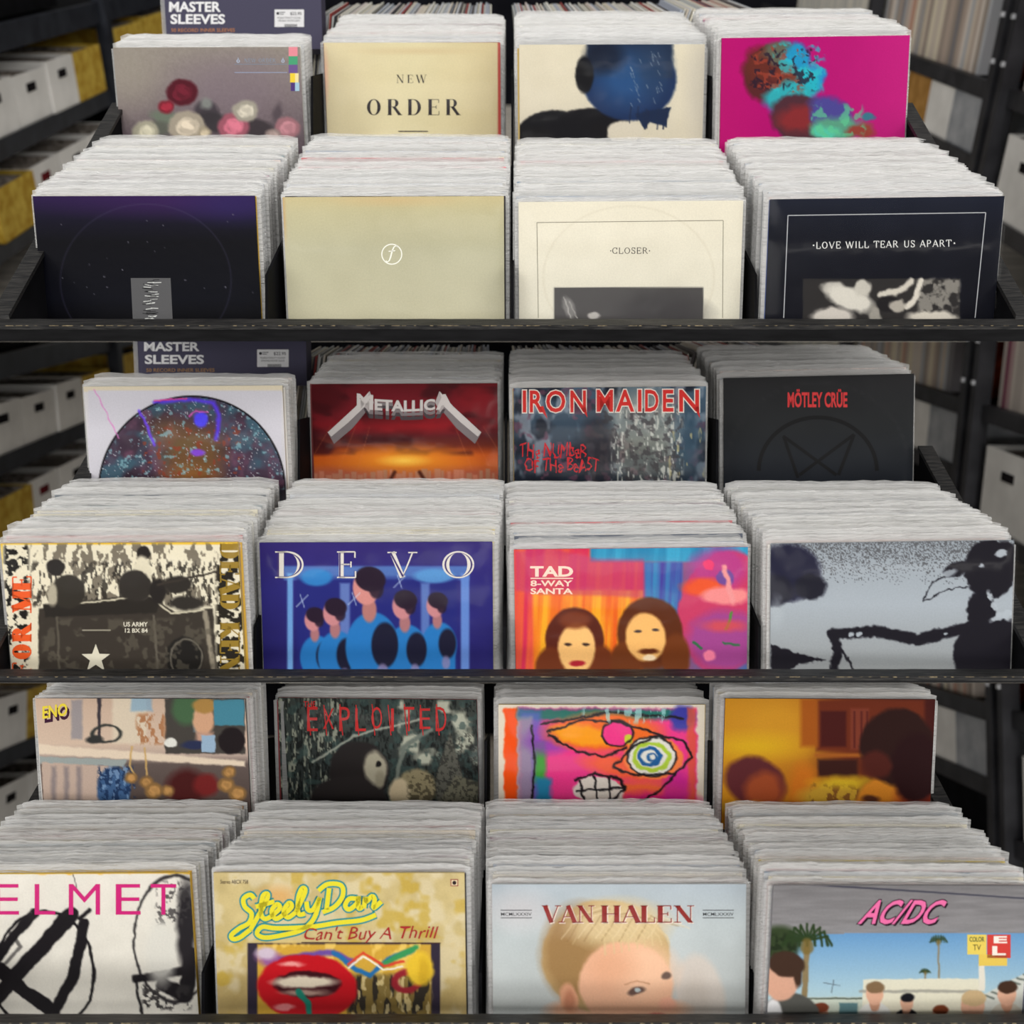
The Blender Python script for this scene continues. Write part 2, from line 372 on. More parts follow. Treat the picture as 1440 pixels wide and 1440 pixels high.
# ------------------------------------------------------------------ the display rack of a view
def rack(S):
    e = lambda d, y, X: np.array([X, d, (720 - y) / F * d])
    R = S['R']; up = R[:, 2]; back = np.array([0, R[1, 1], R[2, 1]]); back /= np.linalg.norm(back); dn = np.array([0, back[2], -back[1]])
    xl, xr = S['sx']
    base = e(S['d0'], S['lip'], 0)
    r = link('record_rack', None, W4 @ m4(R, base)); tag(r, f'black painted wooden rack holding two rows of records, {S["name"]} of the three racks', 'rack')
    Mi = r.matrix_world.inverted() @ W4
    def part(name, v, f, mat):
        return link(name, new_mesh(name, [tuple(Mi @ Vector(tuple(q))) for q in v], f, mat), None, r)
    def prism(name, quad, vec, mat):       # quad of points extruded by vec
        q2 = [p + vec for p in quad]; return part(name, list(quad) + q2, [(3, 2, 1, 0), (4, 5, 6, 7), (0, 1, 5, 4), (1, 2, 6, 5), (2, 3, 7, 6), (3, 0, 4, 7)], mat)
    # front rail: top board and face board, its foot on the tier's lower edge
    k = (720 - S['bot']) / F
    s = (base[2] - k * base[1]) / (k * dn[1] - dn[2])
    X0, X1 = np.array([xl - .03, 0, 0]), np.array([xr + .03, 0, 0])
    A = base; B = base + back * .024
    th = .006
    # slightly worn, uneven top board
    n = 60; v = []; f = []
    for i in range(n + 1):
        X = xl - .03 + (xr - xl + .06) * i / n
        j1 = .0006 * math.sin(i * 1.7) + .0005 * math.sin(i * .61 + 2); j2 = .0005 * math.sin(i * 2.3 + 1)
        for P in (A + back * j1, B + back * j2, B + dn * th, A + back * j1 + dn * th): v.append(P + np.array([X, 0, 0]))
    for i in range(n):
        for j in range(4): f.append((4 * i + j, 4 * i + (j + 1) % 4, 4 * i + 4 + (j + 1) % 4, 4 * i + 4 + j))
    f += [(0, 3, 2, 1), (4 * n, 4 * n + 1, 4 * n + 2, 4 * n + 3)]
    part('top_rail', v, f, M_BLACKWOOD)
    fa = A + dn * th + back * .001; fb = A + dn * s
    kb = (720 - S['bot']) / F; fb2 = fa + back * .016
    sb = (fb2[2] - kb * fb2[1]) / (kb * dn[1] - dn[2])
    q = [fa + X0, fa + X1, fb + X1, fb + X0]; q2 = [fb2 + X0, fb2 + X1, fb2 + dn * sb + X1, fb2 + dn * sb + X0]
    part('face_board', q + q2, [(3, 2, 1, 0), (4, 5, 6, 7), (0, 1, 5, 4), (1, 2, 6, 5), (2, 3, 7, 6), (3, 0, 4, 7)], M_BLACKFACE)
    # bare wood edge line along the rail
    ln = MB()
    for i in range(90):
        a = xl + (xr - xl) * (i + .5 * random.random()) / 90; b_ = a + (.003 + .010 * random.random() ** 2)
        P = A + dn * .0003 - back * .0008
        w_ = .0004 + .0004 * random.random()
        ln.add([P + [a, 0, 0], P + [b_, 0, 0], P + dn * w_ + [b_, 0, 0], P + dn * w_ + [a, 0, 0]], [(0, 3, 2, 1)])
    p = part('worn_edge', ln.v, ln.f, mat_wear); p['kind'] = 'stuff'
    # sloping side panels
    (y0, d0), (y1, d1) = S['rail']
    cut = S['cut']
    for sgn, X in ((-1, xl), (1, xr)):
        a = e(d0, y0, X); b = e(d1, y1, X); c = e(d1 + .02, cut, X); dd = e(d0, min(cut + 6, S['bot'] - 2), X)
        prism('side_panel', [a, b, c, dd], np.array([sgn * .018, 0, 0]), M_DARK)
        t = np.array([-sgn * .003, 0, 0]); u = np.array([sgn * .024, 0, 0]); dz = np.array([0, -.002, .006])
        v = [a + t, b + t, b + t + dz, a + t + dz]
        prism('side_rail', v, u, M_BLACKWOOD)
    # partitions between the bins
    fx = [np.mean([POSE[(S['i'], f'f{j}')][0] for j in (n_, n_ + 1)]) for n_ in (1, 2, 3)]
    for X in fx:
        a = e(S['d0'] + .09, S['lip'] - 70, X); b = e(S['back'][1] + .05, S['back'][0] + 60, X)
        c = e(S['back'][1] + .05, cut, X); dd = e(S['d0'] + .09, cut, X)
        prism('partition', [a, b, c, dd], np.array([.004, 0, 0]), M_DARK)
        bk = POSE[(S['i'], 'b2')]
        a = e(S['back'][1] + .07, S['back'][0] - 90, X); b = e(bk[1] + .22, (S['back'][0] - 100), X)
        c = e(bk[1] + .22, cut - 30, X); dd = e(S['back'][1] + .07, cut - 30, X)
        prism('partition', [a, b, c, dd], np.array([.004, 0, 0]), M_DARK)
    # riser board behind the front row, back board
    dB = S['back'][1] + .035
    a = e(dB, S['back'][0] + 36, xl); b = e(dB, S['back'][0] + 36, xr); c = e(dB, cut, xr); dd = e(dB, cut, xl)
    prism('riser_board', [a, b, c, dd], np.array([0, .008, .001]), M_DARK)
    return r

def mk_wear():
    m, nt, b = nodes_of('bare_wood_edge'); no = tex(nt, 'ShaderNodeTexNoise', 90, coords(nt))
    rp = ramp(nt, no.outputs[0], [(.35, tuple(lin((60, 54, 46)))), (.65, tuple(lin((190, 170, 130))))]); nt.links.new(rp.outputs[0], b.inputs['Base Color'])
    b.inputs['Roughness'].default_value = .7; return m
mat_wear = mk_wear()

for i, S in enumerate(SETS):
    S['i'] = i; background(S, i); rack(S)

# ------------------------------------------------------------------ printing on cards
def hash2(ix, iy, s):
    h = (ix.astype(np.int64) * 374761393 + iy.astype(np.int64) * 668265263 + s * 1442695041) & 0xffffffff
    h = ((h ^ (h >> 13)) * 1274126177) & 0xffffffff
    return ((h ^ (h >> 16)) & 0xffff) / 65535.0
def vnoise(x, y, s=0):
    ix, iy = np.floor(x), np.floor(y); fx, fy = x - ix, y - iy; fx = fx * fx * (3 - 2 * fx); fy = fy * fy * (3 - 2 * fy)
    a, b, c, d = hash2(ix, iy, s), hash2(ix + 1, iy, s), hash2(ix, iy + 1, s), hash2(ix + 1, iy + 1, s)
    return (a * (1 - fx) + b * fx) * (1 - fy) + (c * (1 - fx) + d * fx) * fy
def fbm(x, y, sc, s=0, o=3):
    t = 0; a = .5; n = 0
    for k in range(o): t = t + a * vnoise(x / sc, y / sc, s + k); n += a; a *= .5; sc *= .5
    return t / n

class Paint:
    """colours for the points of a printed sheet; x, y in photograph pixels"""
    def __init__(s, x, y, base): s.x0, s.y0 = x, y; s.x, s.y = x.copy(), y.copy(); s.c = np.tile(np.array(base, float), (len(x), 1))
    def warp(s, amp=0, sc=20, seed=3):
        s.x = s.x0 + amp * 2 * (fbm(s.x0, s.y0, sc, seed) - .5); s.y = s.y0 + amp * 2 * (fbm(s.x0, s.y0, sc, seed + 9) - .5); return s
    def put(s, m, col):
        m = np.clip(m, 0, 1)[:, None]; s.c = s.c * (1 - m) + np.array(col, float) * m; return s
    def grad(s, stops, axis='y'):
        t = s.y if axis == 'y' else s.x
        p = [q[0] for q in stops]; s.c = np.stack([np.interp(t, p, [q[1][k] for q in stops]) for k in range(3)], 1); return s
    def ell(s, cx, cy, rx, ry, col, soft=1.2, a=1, r=0):
        dx, dy = s.x - cx, s.y - cy; cr, sr = math.cos(math.radians(r)), math.sin(math.radians(r))
        u, v = dx * cr + dy * sr, -dx * sr + dy * cr
        q = np.sqrt((u / rx) ** 2 + (v / ry) ** 2); d = (q - 1) * min(rx, ry)
        return s.put(a * np.clip(.5 - d / soft, 0, 1), col)
    def ring(s, cx, cy, rx, ry, w, col, soft=1.2, a=1):
        q = np.sqrt(((s.x - cx) / rx) ** 2 + ((s.y - cy) / ry) ** 2); d = np.abs(q - 1) * min(rx, ry) - w / 2
        return s.put(a * np.clip(.5 - d / soft, 0, 1), col)
    def poly(s, pts, col, soft=1.2, a=1):
        p = np.array(pts, float); inside = np.zeros(len(s.x), bool); dist = np.full(len(s.x), 1e9)
        for k in range(len(p)):
            (x1, y1), (x2, y2) = p[k], p[(k + 1) % len(p)]
            cond = ((y1 > s.y) != (y2 > s.y)); xx = (x2 - x1) * (s.y - y1) / ((y2 - y1) if y2 != y1 else 1e-9) + x1
            inside ^= cond & (s.x < xx); dist = np.minimum(dist, s.segd(x1, y1, x2, y2))
        d = np.where(inside, -dist, dist); return s.put(a * np.clip(.5 - d / soft, 0, 1), col)
    def segd(s, x1, y1, x2, y2):
        L = (x2 - x1) ** 2 + (y2 - y1) ** 2 + 1e-9; t = np.clip(((s.x - x1) * (x2 - x1) + (s.y - y1) * (y2 - y1)) / L, 0, 1)
        return np.hypot(s.x - x1 - t * (x2 - x1), s.y - y1 - t * (y2 - y1))
    def line(s, pts, w, col, soft=1.2, a=1):
        d = np.full(len(s.x), 1e9)
        for k in range(len(pts) - 1): d = np.minimum(d, s.segd(*pts[k], *pts[k + 1]))
        return s.put(a * np.clip(.5 - (d - w / 2) / soft, 0, 1), col)
    def rect(s, x0, y0, x1, y1, col, soft=1.2, a=1): return s.poly([(x0, y0), (x1, y0), (x1, y1), (x0, y1)], col, soft, a)
    def mottle(s, sc, amp, seed=1, tint=(1, 1, 1)):
        n = (fbm(s.x, s.y, sc, seed) - .5) * 2 * amp; s.c = s.c + n[:, None] * np.array(tint); return s
    def cloud(s, sc, col, lo=.5, hi=.6, a=1, seed=1, stretch=(1, 1), box=None):
        n = fbm(s.x * stretch[0], s.y * stretch[1], sc, seed); m = np.clip((n - lo) / (hi - lo), 0, 1) * a
        if box: 
            b = 6.; m = m * np.clip((s.x - box[0]) / b + .5, 0, 1) * np.clip((box[2] - s.x) / b + .5, 0, 1) * np.clip((s.y - box[1]) / b + .5, 0, 1) * np.clip((box[3] - s.y) / b + .5, 0, 1)
        return s.put(m, col)
    def spray(s, n, rad, cols, box, seed=1):
        r = np.random.default_rng(seed)
        for k in range(n):
            q = rad * (.5 + r.random()); s.ell(box[0] + (box[2] - box[0]) * r.random(), box[1] + (box[3] - box[1]) * r.random(), q, q * (.6 + .6 * r.random()), cols[k % len(cols)], 1.0, .9, 180 * r.random())
        return s

class Ink:
    """crisp printed shapes: flat triangles, in photograph pixels, stacked in thin layers"""
    def __init__(s): s.t = []      # (points Nx2, faces, colour, layer)
    def poly(s, pts, col, layer=1): s.t.append((np.array(pts, float), [tuple(range(len(pts)))], col, layer)); return s
    def rect(s, x0, y0, x1, y1, col, layer=1): return s.poly([(x0, y1), (x1, y1), (x1, y0), (x0, y0)], col, layer)
    def stroke(s, pts, w, col, layer=1, closed=False):
        p = [np.array(q, float) for q in pts]; n = len(p); ws = w if isinstance(w, (list, tuple)) else [w] * n
        L, R = [], []
        for k in range(n):
            if closed: t = p[(k + 1) % n] - p[k - 1]
            else: t = p[min(k + 1, n - 1)] - p[max(k - 1, 0)]
            t = t / (np.linalg.norm(t) + 1e-9); nn = np.array([-t[1], t[0]]) * ws[k] / 2; L.append(p[k] + nn); R.append(p[k] - nn)
        m = n if closed else n - 1
        s.t.append((np.array(L + R), [(k, (k + 1) % n, n + (k + 1) % n, n + k) for k in range(m)], col, layer)); return s
    def arc(s, cx, cy, rx, ry, a0, a1, w, col, layer=1, n=40, closed=False):
        pts = [(cx + rx * math.cos(math.radians(a0 + (a1 - a0) * k / n)), cy + ry * math.sin(math.radians(a0 + (a1 - a0) * k / n))) for k in range(n if closed else n + 1)]
        return s.stroke(pts, w, col, layer, closed)
    def frame(s, p, w, col, layer=1):
        for k in range(len(p) - 1): s.stroke([p[k], p[k + 1]], w, col, layer)
        return s
    def text(s, body, x0, y0, x1, y1, col, off=0, layer=1, outline=None, ow=.03, warp=None, skew=0, shear_y=0, sp=1.0, serif=None, ext=0):
        """x0,y0 top left and x1,y1 bottom right of the capitals"""
        def place(P):
            X = x0 + P[:, 0] * (x1 - x0) + skew * (P[:, 1]); Y = y1 - P[:, 1] * (y1 - y0) + shear_y * P[:, 0]
            if warp: X, Y = warp(X, Y)
            return np.stack([X, Y], 1)
        if serif:
            P, Fc = serif_text(body, serif)
            if outline: P2, F2 = serif_text(body, serif, grow=ow)
        else:
            P, Fc, bb = sans_text(body, off, sp)
            if outline: P2, F2, _ = sans_text(body, off + ow, sp, bb)
        if outline: s.t.append((place(P2), F2, outline, layer)); layer += 1
        s.t.append((place(P), Fc, col, layer)); return s
    def vtext(s, body, x0, y0, x1, y1, col, layer=1, down=False, serif=None, off=0):
        """text turned a quarter: reading upward (or downward), filling the box"""
        P, Fc = (serif_text(body, serif) if serif else sans_text(body, off, 1)[:2])
        if down: Q = np.stack([x0 + P[:, 1] * (x1 - x0), y0 + P[:, 0] * (y1 - y0)], 1)
        else: Q = np.stack([x1 - P[:, 1] * (x1 - x0), y1 - P[:, 0] * (y1 - y0)], 1)
        s.t.append((Q, Fc, col, layer)); return s

_tc = {}
def sans_text(body, off=0, sp=1.0, bb=None):
    key = (body, off, sp)
    if key not in _tc:
        c = bpy.data.curves.new('lettering', 'FONT'); c.body = body; c.size = 1; c.offset = off; c.space_character = sp; c.resolution_u = 3; c.fill_mode = 'FRONT'
        o = bpy.data.objects.new('lettering', c); COL.objects.link(o); bpy.context.view_layer.update()
        me = o.evaluated_get(bpy.context.evaluated_depsgraph_get()).to_mesh()
        P = np.array([v.co[:2] for v in me.vertices]); Fc = [tuple(p.vertices) for p in me.polygons]
        bpy.data.objects.remove(o); bpy.data.curves.remove(c); _tc[key] = (P, Fc)
    P, Fc = _tc[key]
    if bb is None: bb = (P.min(0), P.max(0))
    return (P - bb[0]) / (bb[1] - bb[0]), Fc, bb

# a drawn roman alphabet: thick and thin strokes with serifs, capitals one unit high
T_, H_ = .17, .045
def glyphs(T, H):
    G = {}
    def L(*p, w=None): return ('l', p, w)
    G['A'] = (.86, [L((.08, 0), (.42, 1), w=H), L((.42, 1), (.78, 0), w=T), L((.2, .34), (.62, .34), w=H)], [(.08, 0), (.78, 0)])
    G['C'] = (.86, [('a', .46, .5, .38, .48, 48, 312, 1), L((.715, .66), (.715, .98), w=H * 1.3), L((.715, .02), (.715, .30), w=H * 1.1)], [])
    G['D'] = (.9, [L((.18, 0), (.18, 1), w=T), ('a', .36, .5, .44, .48, -90, 90, 1), L((.18, .98), (.38, .98), w=H), L((.18, .02), (.38, .02), w=H)], [(.18, 0), (.18, 1)])
    G['E'] = (.78, [L((.18, 0), (.18, 1), w=T), L((.18, .98), (.66, .98), w=H), L((.18, .02), (.68, .02), w=H), L((.18, .51), (.52, .51), w=H), L((.66, .98), (.66, .76), w=H), L((.68, .02), (.68, .26), w=H), L((.52, .4), (.52, .62), w=H)], [(.18, 0), (.18, 1)])
    G['F'] = (.72, G['E'][1][:2] + [G['E'][1][3], G['E'][1][4], G['E'][1][6]], [(.18, 0), (.18, 1)])
    G['H'] = (.96, [L((.2, 0), (.2, 1), w=T), L((.76, 0), (.76, 1), w=T), L((.2, .51), (.76, .51), w=H)], [(.2, 0), (.2, 1), (.76, 0), (.76, 1)])
    G['I'] = (.42, [L((.21, 0), (.21, 1), w=T)], [(.21, 0), (.21, 1)])
    G['K'] = (.88, [L((.18, 0), (.18, 1), w=T), L((.2, .4), (.7, 1), w=H), L((.34, .56), (.76, 0), w=T)], [(.18, 0), (.18, 1), (.7, 1), (.76, 0)])
    G['L'] = (.74, [L((.18, 0), (.18, 1), w=T), L((.18, .02), (.66, .02), w=H), L((.66, .02), (.66, .3), w=H)], [(.18, 0), (.18, 1)])
    G['M'] = (1.1, [L((.16, 0), (.18, 1), w=H), L((.18, 1), (.54, .05), w=T), L((.54, .05), (.9, 1), w=H), L((.92, 0), (.9, 1), w=T)], [(.16, 0), (.18, 1), (.92, 0), (.9, 1)])
    G['N'] = (.98, [L((.18, 0), (.18, 1), w=H), L((.16, 1), (.78, 0), w=T), L((.78, 0), (.78, 1), w=H)], [(.18, 0), (.16, 1), (.78, 1)])
    G['O'] = (.96, [('a', .48, .5, .39, .48, 0, 360, 1)], [])
    G['P'] = (.8, [L((.18, 0), (.18, 1), w=T), ('a', .4, .74, .28, .24, -90, 90, 1), L((.18, .98), (.42, .98), w=H), L((.18, .5), (.42, .5), w=H)], [(.18, 0), (.18, 1)])
    G['R'] = (.9, [L((.18, 0), (.18, 1), w=T), ('a', .4, .75, .27, .23, -90, 90, 1), L((.18, .98), (.42, .98), w=H), L((.18, .52), (.42, .52), w=H), L((.42, .52), (.76, 0), w=T)], [(.18, 0), (.18, 1), (.76, 0)])
    G['S'] = (.68, [('s',), L((.56, .72), (.56, .98), w=H), L((.12, .02), (.12, .3), w=H)], [])
    G['T'] = (.82, [L((.41, 0), (.41, 1), w=T), L((.06, .98), (.76, .98), w=H), L((.06, .98), (.06, .76), w=H), L((.76, .98), (.76, .76), w=H)], [(.41, 0)])
    G['U'] = (.92, [L((.2, .3), (.2, 1), w=T), ('u', .46, .3, .26, .3), L((.73, .3), (.73, 1), w=H)], [(.2, 1), (.73, 1)])
    G['V'] = (.88, [L((.1, 1), (.44, 0), w=T), L((.44, 0), (.78, 1), w=H)], [(.1, 1), (.78, 1)])
    G['W'] = (1.22, [L((.08, 1), (.36, 0), w=T), L((.36, 0), (.6, 1), w=H), L((.58, 1), (.86, 0), w=T), L((.86, 0), (1.1, 1), w=H)], [(.08, 1), (.6, 1), (1.1, 1)])
    G['B'] = (.84, [L((.18, 0), (.18, 1), w=T), ('a', .38, .76, .24, .22, -90, 90, 1), ('a', .38, .27, .3, .26, -90, 90, 1), L((.18, .98), (.4, .98), w=H), L((.18, .53), (.4, .53), w=H), L((.18, .02), (.4, .02), w=H)], [(.18, 0), (.18, 1)])
    G['X'] = (.88, [L((.1, 1), (.76, 0), w=T), L((.1, 0), (.76, 1), w=H)], [(.1, 1), (.76, 0), (.1, 0), (.76, 1)])
    G['.'] = (.34, [L((.13, .48), (.21, .48), w=.09)], [])
    G[' '] = (.5, [], [])
    return G
def serif_text(body, style, grow=0):
    """style = (thick, thin, spacing, serif half width)"""
    T, H, sp, sw = style; G = glyphs(T, H); V = []; Fc = []
    def quad(a, b, w, w2=None):
        a, b = np.array(a, float), np.array(b, float); t = b - a; l = np.linalg.norm(t); t = t / l; n = np.array([-t[1], t[0]])
        if abs(t[1]) < .9 and abs(t[0]) < .9: n = np.array([1.0, 0]); w = w * 1.06       # slanted strokes end level
        w = w + 2 * grow; w2 = w; a = a - t * grow; b = b + t * grow; k = len(V)
        V.extend([a - n * w / 2, b - n * w2 / 2, b + n * w2 / 2, a + n * w / 2]); Fc.append((k, k + 1, k + 2, k + 3))
    def ribbon(P, ws):
        k = len(V); n = len(P)
        for j in range(n):
            t = P[min(j + 1, n - 1)] - P[max(j - 1, 0)]; t = t / (np.linalg.norm(t) + 1e-9); nn = np.array([-t[1], t[0]]) * (ws[j] / 2 + grow); V.extend([P[j] + nn, P[j] - nn])
        for j in range(n - 1): Fc.append((k + 2 * j, k + 2 * j + 1, k + 2 * j + 3, k + 2 * j + 2))
    x = 0
    for ch in body:
        adv, st, ser = G[ch]
        for q in st:
            if q[0] == 'l': a, b = q[1]; quad((x + a[0], a[1]), (x + b[0], b[1]), q[2])
            elif q[0] == 'a':
                _, cx, cy, rx, ry, a0, a1, _m = q; n = 26; A = [math.radians(a0 + (a1 - a0) * j / n) for j in range(n + 1)]
                hh = T if ch not in 'PRB' else T * .95
                ribbon([np.array([x + cx + (rx - hh / 2) * math.cos(t), cy + (ry + .02 - H / 2) * math.sin(t)]) for t in A], [H + (hh - H) * abs(math.cos(t)) ** 1.6 for t in A])
            elif q[0] == 'u':
                _, cx, cy, rx, ry = q; n = 14; A = [math.pi + math.pi * j / n for j in range(n + 1)]
                ribbon([np.array([x + cx + rx * math.cos(t), cy + (ry - .02) * math.sin(t)]) for t in A], [H + (T - H) * max(0, -math.cos(t)) for t in A])
            elif q[0] == 's':
                pts = [(.56, .8), (.5, .92), (.34, .98), (.18, .93), (.12, .78), (.16, .65), (.34, .53), (.5, .42), (.58, .27), (.52, .1), (.36, .02), (.2, .06), (.12, .2)]
                ws = [H, H * 1.3, H, H * 1.6, T * .6, T * .8, T, T, T * .8, H * 1.6, H, H * 1.3, H]
                ribbon([np.array([x + a, b]) for a, b in pts], ws)
        for (sx, sy) in ser:
            if sw > 0: y = H / 2 if sy < .5 else 1 - H / 2; quad((x + sx - sw, y), (x + sx + sw, y), H)
        x += adv + sp
    P = np.array(V); w = x - sp
    if grow == 0: _box[(body, style)] = (P.min(0), P.max(0))
    else: serif_text(body, style)
    lo, hi = _box[(body, style)]
    return (P - lo) / (hi - lo), Fc
_box = {}

# ------------------------------------------------------------------ record meshes
def card_vf(h, th=.0028):
    return box_vf((-SIZE / 2, 0, -h), (SIZE / 2, th, 0))
def bag_vf(h, seed, flap, rnd, th=.0034, n=26):
    """clear outer sleeve: two sheets joined at a crinkled top edge"""
    r = random.Random(seed); w = SIZE / 2 + .0055
    rows = [flap, flap * .45, -.002, -.014, -h]
    ph = [r.random() * 6.28 for _ in range(6)]
    v = []; f = []
    def ofs(x, q):
        a = (math.sin(x * 55 + ph[0]) + .7 * math.sin(x * 131 + ph[1]) + .5 * math.sin(x * 240 + ph[2])) / 2.2
        b = (math.sin(x * 38 + ph[3]) + .6 * math.sin(x * 173 + ph[4])) / 1.6
        return a * .0021 * q, b * .0013 * q
    Q = [1, .8, .35, .15, 0]
    for side in (0, 1):
        for j, z in enumerate(rows):
            for i in range(n + 1):
                x = -w + 2 * w * i / n; oy, oz = ofs(x, Q[j])
                y = (-.0006 if side == 0 else th) if j >= 2 else (th / 2 - (.0006 if side == 0 else -.0006) * (j == 1))
                if i in (0, n): y = th / 2
                jj = (r.random() - .5) * .0012 * Q[j]
                v.append((x, y + oy + jj, z + oz + jj - (.004 * Q[j] if i in (0, n) else 0)))
    st = n + 1
    for side in (0, 1):
        b0 = side * len(rows) * st
        for j in range(len(rows) - 1):
            for i in range(n):
                q = (b0 + j * st + i, b0 + (j + 1) * st + i, b0 + (j + 1) * st + i + 1, b0 + j * st + i + 1)
                f.append(q if side == 0 else q[::-1])
    return v, f

_cards, _bags = {}, {}
def q_h(h): return round(min(h, SIZE) * 50) / 50 if h < SIZE - .01 else SIZE
def card_mesh(ci, h):
    k = (ci, q_h(h))
    if k not in _cards:
        v, f = card_vf(k[1]); _cards[k] = new_mesh('record_card', v, f, M_CARD, np.tile(lin((PALE + STRONG)[ci]), (8, 1)))
    return _cards[k]
def bag_mesh(s, h):
    k = (s, q_h(h))
    if k not in _bags:
        v, f = bag_vf(k[1], s, [.006, .009, .004, .011, .007, .003][s % 6], 0); _bags[k] = new_mesh('plastic_sleeve', v, f, M_BAG, smooth=True)
    return _bags[k]

WHERE = {1: 'far left', 2: 'centre left', 3: 'centre right', 4: 'far right'}
def stack(i, row, j, n_single, length=None, pitch=.0058, lead=()):
    """the records filed behind the shown cover of one bin"""
    S = SETS[i]; p = POSE[(i, f'{row}{j}')]; T0 = np.array(p[:3]); R0 = rot(*p[3:6]); rr = random.Random(100 * i + 10 * j + (row == 'b'))
    if row == 'f':
        d1, y1 = S['back'][1], S['back'][0] - (4 if j == 2 else 0)
        cx = {0: (280, 577, 865, 1160), 1: (245, 562, 858, 1165), 2: (190, 523, 843, 1178)}[i][j - 1]
        T1 = px(cx, y1 + 3, d1)
    else: T1 = T0 + S['dir'] * length; T1[0] = T0[0] * 1.0
    T0 = T0 + S['dir'] * .006
    L = np.linalg.norm(T1 - T0); N = int(L / pitch)
    a_, b_, c_ = p[3:6]
    for k in range(N):
        t = k / max(1, N - 1); P = T0 + (T1 - T0) * t
        P = P + np.array([(rr.random() - .5) * .006, 0, 0]) + R0[:, 2] * ((rr.random() - .5) * .0060 + .0022 * math.sin(k * .9 + j) - (.004 if k < 3 else 0))
        R = rot(a_ + (rr.random() - .5) * .006, b_ * (1 - t) + (rr.random() - .5) * .008, c_ * (1 - t) * .6 + (rr.random() - .5) * .006)
        if S['top']:
            if 720 - F * (P[2] + .012) / P[1] < S['top'] + 2: continue
        h = drop(P, -R[:, 2], S['cut'] + .3)
        h = max(.04, h)
        ci = rr.randrange(len(PALE)) if rr.random() < .80 else len(PALE) + rr.randrange(len(STRONG))
        colour = None
        if k < len(lead) and lead[k] is not None: colour = lead[k]
        if row == 'f' and j == 2 and abs(t - .42) < .5 / N: colour = (226, 104, 124)
        if row == 'f' and j == 1 and abs(t - .40) < .5 / N: colour = (96, 128, 146)
        s = rr.randrange(12)
        if k < n_single or colour is not None:
            if colour is not None:
                v, f = card_vf(q_h(h)); me = new_mesh('record_card', v, f, M_CARD, np.tile(lin(colour), (8, 1)))
            else: me = card_mesh(ci, h)
            o = link('record', me, W4 @ m4(R, P)); b = link('plastic_sleeve', bag_mesh(s, h), Matrix.Identity(4), o)
            nm = {'upper': 'top', 'middle': 'middle', 'lower': 'bottom'}[S['name']]
            rw = 'front' if row == 'f' else 'back'
            if colour is not None and colour in NAMED:
                tag(o, f'{NAMED[colour]} record edge filed behind the {SHORT[(i, row + str(j))]} in its plastic sleeve', 'record', f'sleeved records in the {WHERE[j]} bin, {rw} row, {nm} rack')
            else:
                tag(o, f'{ORD[k]} plastic-sleeved record filed behind the {SHORT[(i, row + str(j))]}', 'record', f'sleeved records in the {WHERE[j]} bin, {rw} row, {nm} rack')
        else:
            M = R
            v, f = card_vf(h); v = [tuple(P + M @ np.array(q)) for q in v]; stuff_add(v, f, lin((PALE + STRONG)[ci]), 0)
            v, f = bag_vf(h, s, [.006, .009, .004, .011, .007, .003][s % 6], 0, n=20); v = [tuple(P + M @ np.array(q)) for q in v]; stuff_add(v, f, (1, 1, 1), 1)
NAMED = {(226, 104, 124): 'pink', (96, 128, 146): 'blue grey', (222, 178, 70): 'yellow', (222, 190, 184): 'pale pink', (48, 44, 46): 'black', (120, 50, 52): 'dark red', (206, 176, 100): 'gold edged', (60, 84, 150): 'blue', (236, 232, 226): 'white'}

